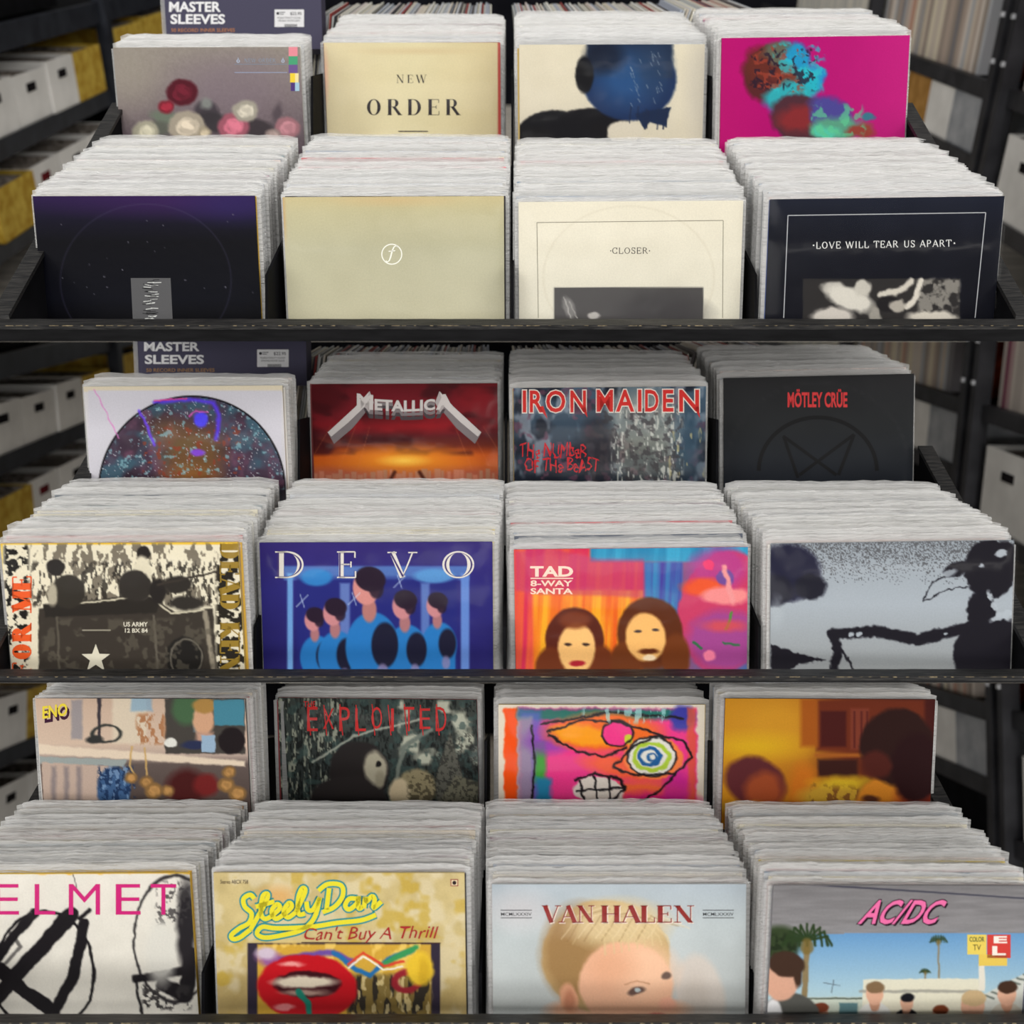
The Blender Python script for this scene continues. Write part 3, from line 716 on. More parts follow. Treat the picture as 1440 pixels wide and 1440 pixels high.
# ------------------------------------------------------------------ the shown covers
def cover(i, key, base, paint, ink, label, step=1.6, bag=True, gloss=False, edge=None, slip=.0):
    S = SETS[i]; p = POSE[(i, key)]; T = np.array(p[:3]); R = rot(*p[3:6]); D = -R[:, 2]
    h = drop(T, D, S['cut']); vis = min(h, p[6] + .012)
    o = link('record', new_mesh('record_card', *card_vf(h, .003), M_CARD, np.tile(lin(edge or base), (8, 1))), W4 @ m4(R, T))
    tag(o, label, 'record')
    ppm = F / T[1]
    nx = max(2, int(SIZE * ppm / step)) if paint else 2; nz = max(2, int(vis * ppm / step)) if paint else 2
    us = np.linspace(-SIZE / 2, SIZE / 2, nx + 1); zs = list(np.linspace(0, vis, nz + 1)) + ([h] if h > vis + .001 else [])
    zs = np.array(zs); U, Z = np.meshgrid(us, zs); U = U.ravel(); Z = Z.ravel()
    P = T + U[:, None] * R[:, 0] + Z[:, None] * D - .0003 * R[:, 1]
    X = 720 + F * P[:, 0] / P[:, 1]; Y = 720 - F * P[:, 2] / P[:, 1]
    pa = Paint(X, Y, base)
    if paint: paint(pa)
    loc = np.stack([U, np.full_like(U, -.0003), -Z], 1); w = nx + 1
    fc = [(r_ * w + c, (r_ + 1) * w + c, (r_ + 1) * w + c + 1, r_ * w + c + 1) for r_ in range(len(zs) - 1) for c in range(nx)]
    link('printed_front', new_mesh('printed_front', loc, fc, M_GLOSS if gloss else M_PRINT, lin(np.clip(pa.c, 0, 255))), Matrix.Identity(4), o)
    if ink:
        k = Ink(); ink(k); V = []; Fc = []; C = []
        Nn = R[:, 1]
        for pts, fs, col, lay in k.t:
            d = np.stack([(pts[:, 0] - 720) / F, np.ones(len(pts)), (720 - pts[:, 1]) / F], 1)
            s = (T @ Nn) / (d @ Nn); Q = d * s[:, None] - T
            u = Q @ R[:, 0]; z = Q @ R[:, 2]; n0 = len(V)
            V += [(min(SIZE / 2, max(-SIZE / 2, a)), -.0003 - .0002 * lay, min(0, max(-h, b))) for a, b in zip(u, z)]; Fc += [tuple(n0 + q for q in fq) for fq in fs]; C += [tuple(lin(col))] * len(pts)
        link('lettering', new_mesh('lettering', V, Fc, M_INK, np.array(C)), Matrix.Identity(4), o)
    if bag:
        w_ = SIZE / 2 + .005; v = []; f = []; n = 24
        # front sheet, slightly slack, and back sheet joined above the card
        for y, zt in ((-.0022, .004), (.0042, .004)):
            for z in (zt, 0, -h * .5, -h):
                for a in range(n + 1): v.append((-w_ + 2 * w_ * a / n, (y if z < .003 else .001) * (.2 if a in (0, n) else 1), z + (.0008 * math.sin(a * 1.9 + i) if z > .003 else 0)))
        for s_ in (0, 1):
            for r_ in range(3):
                for a in range(n):
                    b0 = s_ * 4 * (n + 1) + r_ * (n + 1) + a; q = (b0, b0 + n + 1, b0 + n + 2, b0 + 1); f.append(q if s_ == 0 else q[::-1])
        link('plastic_sleeve', new_mesh('plastic_sleeve', v, f, M_CLEAR, smooth=True), Matrix.Identity(4), o)
    return o

SER = (.17, .045, .2, .14); SER_B = (.2, .05, .08, .15); LAPID = (.115, .075, .12, .05)
K = (14, 14, 18)

# ======== upper rack, front row
def p(a):
    a.grad([(276, (40, 26, 66)), (310, (20, 18, 34)), (340, (12, 12, 18)), (420, (13, 14, 22)), (450, (8, 8, 12))]).ell(250, 284, 120, 16, (58, 30, 84), 30, .7).ell(330, 288, 60, 22, (44, 34, 90), 30, .6)  # purple sheen of the glossy cover painted into its colours
    a.ring(205, 395, 120, 108, 1.5, (70, 66, 92), 2, .35).spray(26, .7, [(110, 108, 120)], (60, 285, 365, 445), 3)
def q(k):
    k.poly([(184, 391), (240, 391), (244, 470), (188, 470)], (86, 86, 88)); r = random.Random(4)
    for j in range(60):
        y = 393 + 70 * r.random(); x = 213 + 9 * (r.random() + r.random() - 1); k.stroke([(x - 3 - 4 * r.random(), y), (x + 3 + 4 * r.random(), y + 3 * (r.random() - .5))], 1.0, (206, 208, 206) if j % 2 else (40, 40, 42), 2)
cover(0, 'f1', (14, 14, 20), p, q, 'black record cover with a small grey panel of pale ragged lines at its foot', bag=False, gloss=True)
def p(a):
    a.grad([(276, (196, 184, 142)), (300, (188, 182, 148)), (350, (184, 181, 154)), (450, (190, 186, 160))]).mottle(60, 6, 2).ell(552, 282, 60, 6, (206, 176, 130), 10, .5).rect(396, 270, 400, 460, (196, 160, 110), 2, .8)
def q(k):
    c = (240, 240, 230); k.arc(551, 357.5, 14, 14, 0, 360, 1.6, c, closed=True)
    k.stroke([(559.5, 347.5), (557, 345.5), (554, 347.5), (551.5, 353), (549.5, 361), (547.5, 366.5), (544.5, 368.5), (542.8, 366.5)], [1.6, 1.6, 1.8, 2.2, 2.2, 1.8, 1.6, 1.6], c); k.stroke([(546.5, 353.5), (556, 352.5)], 1.4, c)
cover(0, 'f2', (186, 182, 154), p, q, 'plain khaki-grey record cover with a small white letter f inside a circle', step=5)
def p(a):
    a.grad([(285, (222, 216, 198)), (450, (214, 210, 194))]).mottle(50, 5, 3).ring(884, 390, 120, 100, 1.5, (196, 188, 168), 3, .4)
    a.rect(779, 404, 989, 470, (72, 70, 70)).warp(2, 8).ell(800, 432, 8, 16, (130, 128, 126), 4, .8, -20).line([(793, 418), (803, 447)], 1.5, (170, 168, 164)).line([(800, 424), (812, 447)], 1.3, (160, 158, 154)).ell(835, 444, 9, 5, (176, 172, 168), 2, 1).ell(930, 440, 60, 24, (58, 56, 58), 20, .6)
def q(k):
    g = (128, 124, 110); k.frame([(757, 447), (755, 313), (1017, 310), (1016, 447)], .9, g)
    k.text('CLOSER', 861, 348, 911, 357, (66, 62, 60), serif=(.11, .075, .04, .06)); k.rect(858, 352, 859.5, 353.5, (66, 62, 60)); k.rect(912.5, 352, 914, 353.5, (66, 62, 60))
cover(0, 'f3', (218, 213, 196), p, q, 'cream record cover lettered CLOSER above a dark grey photograph')
def p(a):
    a.grad([(278, (26, 30, 44)), (340, (16, 18, 28)), (450, (12, 13, 22))]).mottle(40, 4, 8)
    a.rect(1129, 392, 1350, 470, (44, 42, 42)).warp(3, 10, 5)
    a.cloud(9, (150, 146, 138), .45, .6, .8, 4, box=(1290, 392, 1350, 450)); a.ell(1172, 405, 18, 9, (176, 172, 164), 4).ell(1195, 420, 34, 15, (206, 202, 192), 6, 1, 20).ell(1170, 446, 30, 14, (196, 190, 182), 5).ell(1213, 405, 12, 12, (190, 186, 176), 4)
    a.line([(1238, 414), (1262, 410), (1282, 396)], 8, (202, 196, 184), 3).line([(1296, 394), (1288, 418), (1276, 432)], 9, (210, 204, 192), 3).ell(1250, 428, 17, 12, (30, 28, 30), 3).ell(1262, 430, 12, 9, (168, 162, 152), 3).ell(1310, 446, 34, 9, (200, 194, 182), 4).ell(1230, 446, 8, 16, (150, 146, 138), 4)
def q(k):
    k.frame([(1102, 447), (1108, 303), (1386, 299), (1371, 447)], 1.2, (178, 180, 184)); k.text('LOVE WILL TEAR US APART', 1148, 340, 1338, 350, (226, 226, 224), serif=(.13, .085, .06, .06), shear_y=-3)
    k.rect(1143, 344, 1145, 346, (226, 226, 224)); k.rect(1341, 341, 1343, 343, (226, 226, 224))
cover(0, 'f4', (18, 20, 30), p, q, 'black record cover lettered LOVE WILL TEAR US APART inside a thin white frame', edge=(28, 30, 38))

# ======== upper rack, back row
def rose(a, x, y, r, c, seed):
    a.ell(x, y, r, r * .85, tuple(q * .72 for q in c), 4); rr = random.Random(seed)
    for j in range(11):
        t = j * 2.4; q = r * (.75 - .06 * j); g_ = .8 + .26 * rr.random(); a.ell(x + math.cos(t) * q * .62, y + math.sin(t) * q * .5, r * .38, r * .2, tuple(min(255, v * g_) for v in c), 2, .9, math.degrees(t) + 90)
def p(a):
    a.grad([(66, (142, 134, 126)), (110, (134, 124, 120)), (160, (112, 100, 104)), (195, (96, 84, 90))]).mottle(3, 9, 3).ell(330, 120, 80, 40, (122, 108, 118), 40, .6).ell(180, 110, 40, 50, (154, 148, 134), 50, .5)
    a.warp(2, 8, 4)
    for x, y, rx, ry, c in ((290, 158, 18, 16, (62, 56, 62)), (300, 172, 30, 14, (54, 50, 54)), (360, 180, 26, 14, (56, 50, 54)), (233, 165, 22, 9, (104, 116, 100)), (390, 160, 6, 14, (80, 70, 76)), (225, 180, 16, 10, (90, 94, 84)), (290, 146, 8, 8, (130, 134, 130))): a.ell(x, y, rx, ry, c, 6, .9, 12)
    rose(a, 256, 130, 22, (112, 34, 50), 1); rose(a, 234, 150, 11, (168, 48, 66), 2); rose(a, 263, 178, 26, (222, 208, 186), 3); rose(a, 205, 186, 19, (224, 218, 192), 4); rose(a, 328, 178, 22, (214, 120, 140), 5); rose(a, 345, 156, 18, (220, 212, 194), 6); rose(a, 404, 180, 18, (214, 150, 160), 7); rose(a, 288, 186, 9, (222, 206, 176), 8); rose(a, 384, 192, 12, (200, 176, 170), 9)
def q(k):
    for y0, y1, c in ((66, 79, (226, 138, 150)), (79, 91, (72, 158, 116)), (91, 103, (108, 84, 140))): k.rect(406, y0, 418.5, y1, c)
    k.rect(408, 103, 415, 116, (236, 206, 60)); k.rect(415, 103, 420, 116, (236, 220, 160)); k.rect(409, 116, 415, 128, (78, 56, 120)); k.rect(415, 116, 421, 128, (160, 196, 216))
    k.text('NEW ORDER', 344, 82, 388, 88, (132, 146, 164), serif=(.13, .08, .04, .06)); k.rect(330, 90, 404, 90.7, (120, 136, 156)); k.rect(330, 101.5, 404, 102.5, (150, 160, 186))
    for x in (335, 398): k.arc(x, 86, 1.8, 1.8, 0, 360, 1.2, (170, 184, 206), closed=True, n=10); k.rect(x - .6, 81.5, x + .6, 84.5, (170, 184, 206))
cover(0, 'b1', (134, 124, 120), p, q, 'grey-mauve record cover with painted roses and a colour bar at its right edge', bag=False, edge=(200, 194, 184))
def p(a):
    a.grad([(455, (216, 204, 168)), (580, (214, 204, 166)), (703, (204, 190, 150))], 'x').mottle(50, 6, 5).ell(585, 72, 60, 4, (196, 170, 130), 6, .4).ell(457, 110, 4, 30, (226, 170, 150), 6, .7).rect(700, 55, 710, 200, (170, 60, 56), 1.5, .9)
def q(k):
    c = (44, 38, 42); k.text('NEW', 557.5, 105, 600, 117, c, serif=(.15, .04, .28, .12)); k.text('ORDER', 516, 139.5, 648, 162, c, serif=(.19, .035, .24, .13)); k.rect(560, 184, 602, 185.6, c)
cover(0, 'b2', (214, 204, 166), p, q, 'cream record cover with spaced black roman lettering NEW ORDER and a short rule')
def p(a):
    a.grad([(64, (214, 206, 184)), (200, (204, 196, 176))]).mottle(30, 4, 3).ell(985, 120, 20, 70, (186, 180, 168), 20, .6).warp(1.0, 4, 6)
    a.ell(770, 182, 44, 26, (16, 16, 20), 3, 1, -12).ell(830, 200, 70, 48, (16, 15, 20), 3).ell(750, 196, 30, 18, (18, 17, 20), 3)
    a.ell(885, 112, 66, 58, (26, 46, 84), 4).rect(825, 60, 946, 110, (28, 42, 66), 6).ell(880, 110, 40, 36, (42, 84, 134), 40, .8).ell(822, 105, 13, 26, (16, 16, 20), 3).ell(920, 96, 24, 40, (40, 62, 92), 20, .6).ell(850, 80, 26, 22, (16, 22, 38), 16, .7)
    a.ell(878, 186, 26, 16, (206, 198, 180), 3).ell(842, 186, 12, 14, (18, 16, 20), 3); a.poly([(893, 160), (944, 150), (936, 178), (914, 172), (906, 182)], (24, 40, 70), 2)
    r = random.Random(2)
    for j in range(16): x = 885 + 55 * r.random(); a.line([(x, 150 + 8 * r.random()), (x - 4 + 4 * r.random(), 168 + 14 * r.random())], 1.6, (26, 38, 66), 1.4)
    for j in range(26): x = 885 + 46 * r.random(); y = 66 + 80 * r.random(); a.line([(x, y), (x + 2.5, y + 4 + 4 * r.random())], .8, (150, 160, 170), 1.2, .7)
cover(0, 'b3', (210, 203, 182), p, None, 'cream record cover with the dark blue back of a head', step=1.4)
def p(a):
    a.grad([(1010, (176, 10, 104)), (1090, (170, 4, 104)), (1280, (182, 28, 116))], 'x').mottle(70, 6, 4, (1, .2, .6)); a.warp(6, 14, 3)
    a.ell(1092, 96, 40, 34, (60, 34, 40), 4).ell(1076, 110, 30, 38, (84, 34, 36), 8, 1, -30).ell(1068, 92, 20, 26, (96, 40, 32), 12).ell(1098, 74, 26, 16, (92, 92, 78), 8).ell(1122, 84, 18, 24, (30, 140, 186), 8).ell(1148, 108, 15, 16, (40, 130, 190), 5).ell(1134, 116, 22, 20, (36, 168, 186), 10).ell(1104, 104, 16, 16, (118, 52, 38), 8, .9)
    a.ell(1110, 140, 36, 24, (44, 160, 170), 10).ell(1130, 170, 50, 34, (74, 40, 50), 6, 1, 24).ell(1120, 168, 28, 18, (128, 40, 44), 12).ell(1168, 164, 34, 24, (72, 66, 140), 10, 1, 30).ell(1180, 180, 38, 16, (84, 150, 124), 8).ell(1210, 184, 18, 10, (140, 60, 50), 6).ell(1160, 186, 20, 10, (80, 190, 160), 8).ell(1222, 166, 7, 6, (56, 110, 130), 3)
    a.cloud(10, (46, 180, 190), .56, .66, .7, 8, box=(1085, 60, 1160, 130)).cloud(8, (150, 60, 44), .56, .64, .7, 5, box=(1060, 66, 1130, 130)).cloud(9, (90, 190, 140), .56, .64, .7, 12, box=(1140, 150, 1215, 190)).cloud(6, (36, 22, 40), .6, .66, .8, 15, box=(1055, 70, 1150, 125))
cover(0, 'b4', (172, 8, 106), p, None, 'magenta record cover with a multicoloured marbled shape', bag=False, edge=(120, 30, 80), step=1.4)

# ======== middle rack, front row
def p(a):
    a.grad([(764, (226, 184, 60)), (772, (226, 200, 110)), (960, (222, 192, 80))])
    ink_ = (58, 52, 46); pap = (226, 218, 194)
    a.rect(4, 766, 345, 960, pap, 1.5); a.cloud(7, (96, 88, 76), .52, .56, .8, 3, (1, .6), (44, 764, 306, 852)).cloud(5, (40, 36, 32), .56, .6, .8, 6, (1.6, .6), (44, 790, 306, 852))
    a.cloud(7, (32, 30, 28), .5, .54, 1, 9, (1, 1), (6, 766, 40, 952)).cloud(9, (40, 36, 30), .48, .52, 1, 12, (1, 1), (304, 766, 346, 952))
    a.warp(1.6, 7); a.poly([(54, 856), (210, 838), (246, 860), (300, 856), (306, 956), (54, 956)], (60, 54, 48), 2).poly([(60, 850), (180, 838), (228, 842), (220, 862), (64, 868)], (44, 40, 36), 2)
    a.line([(90, 850), (210, 838), (240, 862), (286, 858)], 2.5, (204, 196, 172)).line([(80, 868), (84, 952)], 3, (100, 94, 82), 2, .8).line([(216, 866), (222, 940)], 3, (110, 104, 92), 2, .8).line([(288, 862), (302, 950)], 7, (170, 160, 140), 3, .8)
    a.ell(78, 798, 13, 12, (40, 36, 34), 2).ell(96, 832, 24, 24, (52, 48, 42), 3).ell(74, 836, 7, 16, (176, 168, 148), 3).ell(202, 778, 10, 10, (40, 36, 34), 2).ell(200, 812, 14, 30, (216, 208, 184), 3).ell(190, 824, 24, 22, (50, 46, 42), 3, 1, 20).ell(222, 832, 12, 18, (40, 36, 34), 3).ell(250, 822, 20, 12, (48, 44, 40), 3)
    a.line([(222, 822), (306, 804)], 3, ink_).ell(262, 848, 24, 10, (50, 46, 42), 4).ell(260, 925, 26, 30, (34, 32, 30), 4).ring(262, 925, 22, 26, 2, (150, 142, 126), 2, .7).cloud(12, (96, 90, 78), .58, .66, .6, 21, (1, 1), (60, 870, 300, 950))
def q(k):
    k.vtext('FOR ME', 16, 810, 45, 951, (228, 92, 40), serif=(.34, .07, .05, .2), layer=2); k.vtext('DEAD KEN', 308, 764, 339, 948, (150, 122, 46), down=True, serif=(.34, .07, .06, .2), layer=2)
    cx, cy = 135, 926; pts = [(cx + (21 if j % 2 == 0 else 8.6) * math.sin(j * math.pi / 5), cy - (21 if j % 2 == 0 else 8.6) * math.cos(j * math.pi / 5) * .98) for j in range(10)]; k.poly(pts[::-1], (220, 214, 194), 2)
    k.text('US ARMY', 174, 874.5, 208, 881, (224, 218, 200), off=.02, layer=2); k.text('12 BX 84', 176, 883.5, 208, 889.5, (224, 218, 200), off=.02, layer=2); k.rect(116, 885, 156, 887, (150, 144, 128), 2)
cover(1, 'f1', (222, 190, 80), p, q, 'yellow-edged record cover with a black and white vehicle photograph and a white star', step=1.4)
def figure(a, x, y, s, skin=(196, 132, 136), hair=(38, 24, 42), shirt=(38, 116, 184)):
    a.ell(x + 6 * s, y + 58 * s, 26 * s, 34 * s, shirt, 3).rect(x - 14 * s, y + 60 * s, x + 30 * s, 960, shirt, 3).ell(x + 18 * s, y + 56 * s, 13 * s, 22 * s, (26, 26, 48), 3).ell(x + 3 * s, y + 22 * s, 7 * s, 12 * s, tuple(v * .85 for v in skin), 3)
    a.ell(x, y, 13 * s, 17 * s, skin, 2.5).ell(x + 4 * s, y - 8 * s, 15 * s, 12 * s, hair, 2.5, 1, 15).ell(x + 10 * s, y + 2 * s, 7 * s, 9 * s, hair, 3, .9)
    a.ell(x + 16 * s, y + 84 * s, 6 * s, 10 * s, (140, 128, 170), 3, .8)
def p(a):
    a.grad([(762, (52, 40, 112)), (830, (44, 40, 118)), (948, (34, 30, 96))]).mottle(30, 6, 3, (.5, .6, 1))
    a.rect(399, 796, 660, 816, (84, 120, 184), 3, .9).rect(404, 806, 412, 946, (110, 160, 216), 3).rect(648, 806, 660, 946, (96, 132, 200), 3).rect(416, 812, 644, 950, (34, 40, 118), 8, .8).ell(445, 812, 22, 12, (50, 132, 196), 4, .9).ell(610, 810, 28, 10, (90, 150, 204), 4, .9).rect(478, 820, 492, 950, (120, 150, 206), 4, .7).rect(592, 820, 604, 950, (110, 146, 206), 4, .7)
    figure(a, 440, 872, .9); figure(a, 612, 852, .95); figure(a, 468, 862, 1.05); figure(a, 566, 852, 1.1); figure(a, 515, 826, 1.45, (206, 138, 132))
    for x, y in ((425, 845), (498, 842), (562, 818)): a.line([(x - 8, y + 8), (x + 8, y - 8)], 1, (200, 220, 240), 1.5, .8).line([(x - 3, y - 9), (x + 3, y + 9)], 1, (200, 220, 240), 1.5, .8)
def q(k):
    c = (222, 216, 206)
    for ch, x0, x1 in (('D', 387, 427), ('E', 474, 501), ('V', 545, 587), ('O', 622, 667)):
        k.text(ch, x0, 775, x1, 813, c, serif=(.17, .05, .1, .15), layer=1)
        k.text(ch, x0 + 3, 777, x1 - 2.5, 811, (66, 52, 110), serif=(.05, .012, .1, .0), layer=2)
cover(1, 'f2', (44, 38, 110), p, q, 'dark blue record cover lettered DEVO over five figures in blue shirts', bag=True, step=1.5)
def curtain(a, x0, x1, y0, y1, c1, c2, seed):
    m = np.clip((a.x - x0) / 4 + .5, 0, 1) * np.clip((x1 - a.x) / 4 + .5, 0, 1) * np.clip((a.y - y0) / 4 + .5, 0, 1) * np.clip((y1 - a.y) / 4 + .5, 0, 1)
    n = fbm(a.x + .04 * a.y, a.y * .05, 9, seed); n = np.clip((n - .3) / .4, 0, 1)[:, None]; c = np.array(c1, float) * (1 - n) + np.array(c2, float) * n; a.c = a.c * (1 - m[:, None]) + c * m[:, None]
def p(a):
    a.grad([(723, (176, 44, 92)), (900, (190, 60, 100)), (1051, (60, 120, 170))], 'x')
    curtain(a, 700, 920, 760, 960, (206, 48, 84), (226, 96, 60), 2); curtain(a, 750, 905, 830, 960, (226, 96, 30), (236, 168, 40), 5); curtain(a, 905, 960, 790, 960, (70, 60, 150), (60, 130, 180), 6); curtain(a, 830, 1060, 765, 790, (44, 130, 172), (60, 160, 196), 7)
    a.poly([(725, 776), (770, 770), (840, 786), (905, 786), (908, 842), (860, 838), (760, 836), (725, 830)], (186, 60, 110), 5, .6)
    a.warp(3, 12, 2); a.ell(1020, 860, 66, 86, (196, 60, 100), 4, 1, 12).ell(1010, 800, 40, 30, (176, 62, 140), 14, .8).ell(990, 826, 30, 12, (230, 90, 40), 8, .9).ell(1020, 900, 54, 42, (150, 72, 150), 14, .8).ell(1020, 812, 12, 12, (110, 76, 150), 3).ell(1020, 838, 34, 12, (232, 140, 140), 5).line([(1018, 796), (1030, 845)], 7, (230, 150, 150), 3).ell(996, 795, 8, 8, (226, 60, 110), 2).line([(1030, 860), (1022, 884)], 4, (80, 140, 60), 2).line([(975, 902), (985, 912)], 4, (50, 110, 70), 2).line([(1018, 903), (1040, 907)], 3, (50, 110, 70), 2).ell(998, 922, 9, 7, (240, 130, 160), 3).ell(1020, 880, 30, 8, (220, 80, 70), 8, .7)
    a.warp(1, 8); hr, sk = (88, 36, 24), (240, 190, 120)
    a.ell(808, 900, 41, 46, hr, 3).ell(775, 940, 22, 30, (112, 52, 26), 5).ell(845, 940, 20, 32, (112, 52, 26), 5).ell(811, 912, 26, 36, sk, 4).ell(808, 872, 22, 12, (120, 56, 30), 6, .9).ell(799, 906, 5, 2.2, (60, 44, 40), 1.5).ell(824, 906, 5, 2.2, (60, 44, 40), 1.5).ell(812, 933, 11, 4, (170, 34, 50), 2)
    a.ell(914, 890, 46, 50, (92, 44, 20), 4).ell(880, 930, 22, 28, (112, 56, 24), 5).ell(950, 925, 20, 34, (112, 56, 24), 5).ell(908, 896, 28, 34, (238, 184, 110), 4, 1, -8).ell(897, 888, 5, 2.2, (70, 60, 60), 1.5).ell(922, 886, 5, 2.2, (70, 60, 60), 1.5).ell(912, 916, 14, 4, (96, 44, 20), 2.5).ell(913, 925, 9, 4, (246, 224, 190), 2).ell(914, 938, 20, 8, (110, 54, 24), 4, .8)
def q(k):
    c = (238, 214, 196); k.text('TAD', 745.5, 796, 806, 811, c, off=.035); k.rect(746, 812.5, 806, 814, c); k.text('8-WAY', 746, 816, 805, 824.5, c, off=.025); k.text('SANTA', 746, 827, 805.5, 835.5, c, off=.025)
cover(1, 'f3', (200, 60, 90), p, q, 'red and orange curtain record cover lettered TAD 8-WAY SANTA with two faces', step=1.5)
def p(a):
    a.grad([(764, (150, 158, 166)), (850, (168, 176, 184)), (940, (150, 154, 156))]); bk = (28, 26, 34)
    n = hash2(np.floor(a.x / 1.5), np.floor(a.y / 1.5), 4); top = np.clip(1 - (a.y - 764) / 60, 0, 1) * .62; a.put((n < top) * .6, (60, 58, 60)); a.warp(3, 6, 4)
    a.ell(1108, 805, 46, 40, (34, 34, 56), 8).ell(1140, 825, 22, 18, (30, 30, 42), 5).ell(1090, 830, 26, 22, (32, 32, 46), 5).ell(1092, 862, 8, 20, (176, 184, 190), 10, .6)
    a.poly([(1084, 905), (1120, 918), (1162, 928), (1124, 934), (1108, 946), (1084, 946)], bk, 2)
    a.ell(1392, 800, 36, 42, bk, 3).ell(1380, 860, 20, 30, bk, 3).ell(1400, 920, 60, 50, bk, 3).ell(1415, 782, 16, 20, bk, 3).line([(1370, 880), (1330, 890), (1290, 900), (1230, 888), (1172, 892)], 16, bk, 3).line([(1172, 892), (1178, 916), (1172, 944)], 13, bk, 3).line([(1184, 915), (1200, 940)], 3, bk, 2)
    a.line([(1358, 800), (1312, 818), (1298, 846), (1334, 828), (1360, 826)], 2.2, bk, 1.5).ell(1345, 800, 18, 10, bk, 3, 1, -20).ell(1336, 806, 10, 4, (170, 178, 186), 2, .8, -20)
    for x, y, rx, ry in ((1408, 778, 8, 6), (1392, 838, 3, 8), (1398, 852, 4, 6), (1197, 893, 4, 3), (1208, 892, 3, 3), (1380, 796, 4, 2), (1330, 892, 3, 2), (1410, 866, 20, 5)): a.ell(x, y, rx, ry, (176, 184, 192), 1.5, .95, -20)
cover(1, 'f4', (150, 158, 166), p, None, 'silver record cover with speckled black silhouette of a reaching arm', step=1.35, bag=True)

# ======== middle rack, back row
def p(a):
    a.grad([(543, (206, 204, 206)), (690, (196, 194, 200))]).mottle(30, 4, 2).rect(110, 540, 402, 551, (214, 200, 166), 2, .7).rect(124, 549, 396, 690, (200, 198, 206), 2)
    cx, cy = 270, 688; a.ell(cx, cy, 132, 132, (20, 18, 24), 1.5); m = np.hypot(a.x - cx, a.y - cy) < 129.5
    keep = a.c.copy(); a.put(np.ones(len(a.x)), (66, 50, 66)); a.mottle(26, 22, 7, (1, .8, 1)).cloud(26, (60, 96, 112), .5, .7, .8, 4).cloud(20, (112, 72, 92), .54, .7, .7, 15).ell(272, 640, 42, 40, (116, 82, 44), 30, .8).ell(235, 605, 26, 18, (120, 90, 60), 20, .6).ell(270, 680, 40, 22, (150, 96, 44), 26, .7).cloud(7, (140, 60, 40), .62, .7, .7, 9, (1, 1), (200, 600, 340, 690)).cloud(6, (130, 176, 186), .66, .74, .7, 31).ell(270, 690, 130, 14, (44, 34, 40), 14, .5)
    n = hash2(np.floor(a.x / 1.4), np.floor(a.y / 1.4), 9); a.put((n > .975) * .7, (200, 200, 210)); a.c = np.where(m[:, None], a.c, keep)
    a.warp(2, 10); a.line([(133, 548), (150, 582), (167, 616)], 1.6, (214, 120, 190), 1.5, .8).line([(195, 578), (208, 602), (217, 626)], 4, (110, 70, 230), 3, .9).line([(218, 566), (262, 562), (300, 566), (308, 582), (304, 618)], 5, (90, 60, 226), 4, .9).line([(218, 564), (262, 560)], 2, (230, 70, 130), 2, .9).ell(282, 590, 10, 11, (80, 70, 240), 4, .95).ell(278, 636, 10, 5, (130, 70, 220), 3, .9).line([(266, 585), (276, 578), (292, 580)], 1.5, (230, 90, 190), 1.5, .9)  # violet glints across sleeve and disc are painted into the print
cover(1, 'b1', (204, 202, 206), p, None, 'clear-sleeved round picture disc with a dark cosmic print and painted violet light glints', step=1.35, edge=(214, 204, 180))
def p(a):
    a.grad([(539, (96, 18, 26)), (560, (110, 24, 34)), (598, (120, 26, 34)), (612, (90, 30, 34)), (626, (110, 40, 26)), (640, (200, 90, 26)), (652, (206, 100, 30)), (664, (190, 100, 72)), (690, (186, 126, 104))])
    a.cloud(22, (60, 14, 20), .5, .62, .8, 4, (.5, 1), (430, 538, 700, 640)).ell(568, 646, 60, 14, (240, 160, 40), 26, .9).ell(568, 648, 22, 5, (252, 210, 90), 10, .9).ell(568, 600, 90, 10, (160, 26, 34), 14, .7).ell(455, 560, 30, 22, (70, 12, 18), 14, .7).ell(668, 560, 26, 20, (130, 24, 32), 14, .7)
    for x in (465, 500, 520, 640, 660, 680): a.line([(x, 600), (x + (x - 570) * .35, 662)], .8, (220, 130, 80), 1, .35)
    r = random.Random(3)
    for j in range(30): x = 440 + 9 * j; hh = 4 + 9 * r.random(); a.rect(x, 672 - hh, x + 6 * r.random() + 3, 690, (214 - 30 * r.random(), 140, 112), 1.5, .8)
    a.line([(555, 664), (546, 680)], 5, (90, 44, 30), 3).line([(590, 664), (600, 680)], 5, (90, 44, 30), 3)
def q(k):
    w = (206, 200, 198); g = (128, 120, 122); dk = (74, 66, 70)
    f = lambda X, Y: (X, Y + 3 - 5 * np.abs((X - 569) / 68) ** 1.6)
    for body, x0, x1, y0, y1 in (('M', 502, 525, 555, 576), ('ETALLIC', 527, 612, 560, 576), ('A', 613, 637, 555, 576)):
        k.text(body, x0, y0 + 8, x1, y1 + 12, dk, off=.05, layer=1, warp=f); k.text(body, x0, y0 + 4, x1, y1 + 6, g, off=.05, layer=2, warp=f); k.text(body, x0, y0, x1, y1, w, off=.035, layer=5, warp=f)
    for sg in (1, -1):
        P = lambda pts: [(x if sg > 0 else 1138 - x, y) for x, y in pts][::-sg]
        k.poly(P([(470, 624), (496, 602), (514, 580), (510, 572), (462, 610)]), g, 3); k.poly(P([(520, 550), (500, 572), (461, 608), (466, 614), (490, 594), (513, 572)]), w, 4); k.poly(P([(520, 550), (513, 572), (519, 580), (526, 566)]), (176, 168, 168), 3)
cover(1, 'b2', (110, 24, 32), p, q, 'dark red sunset record cover with silver spiked lettering METALLICA', step=1.5)
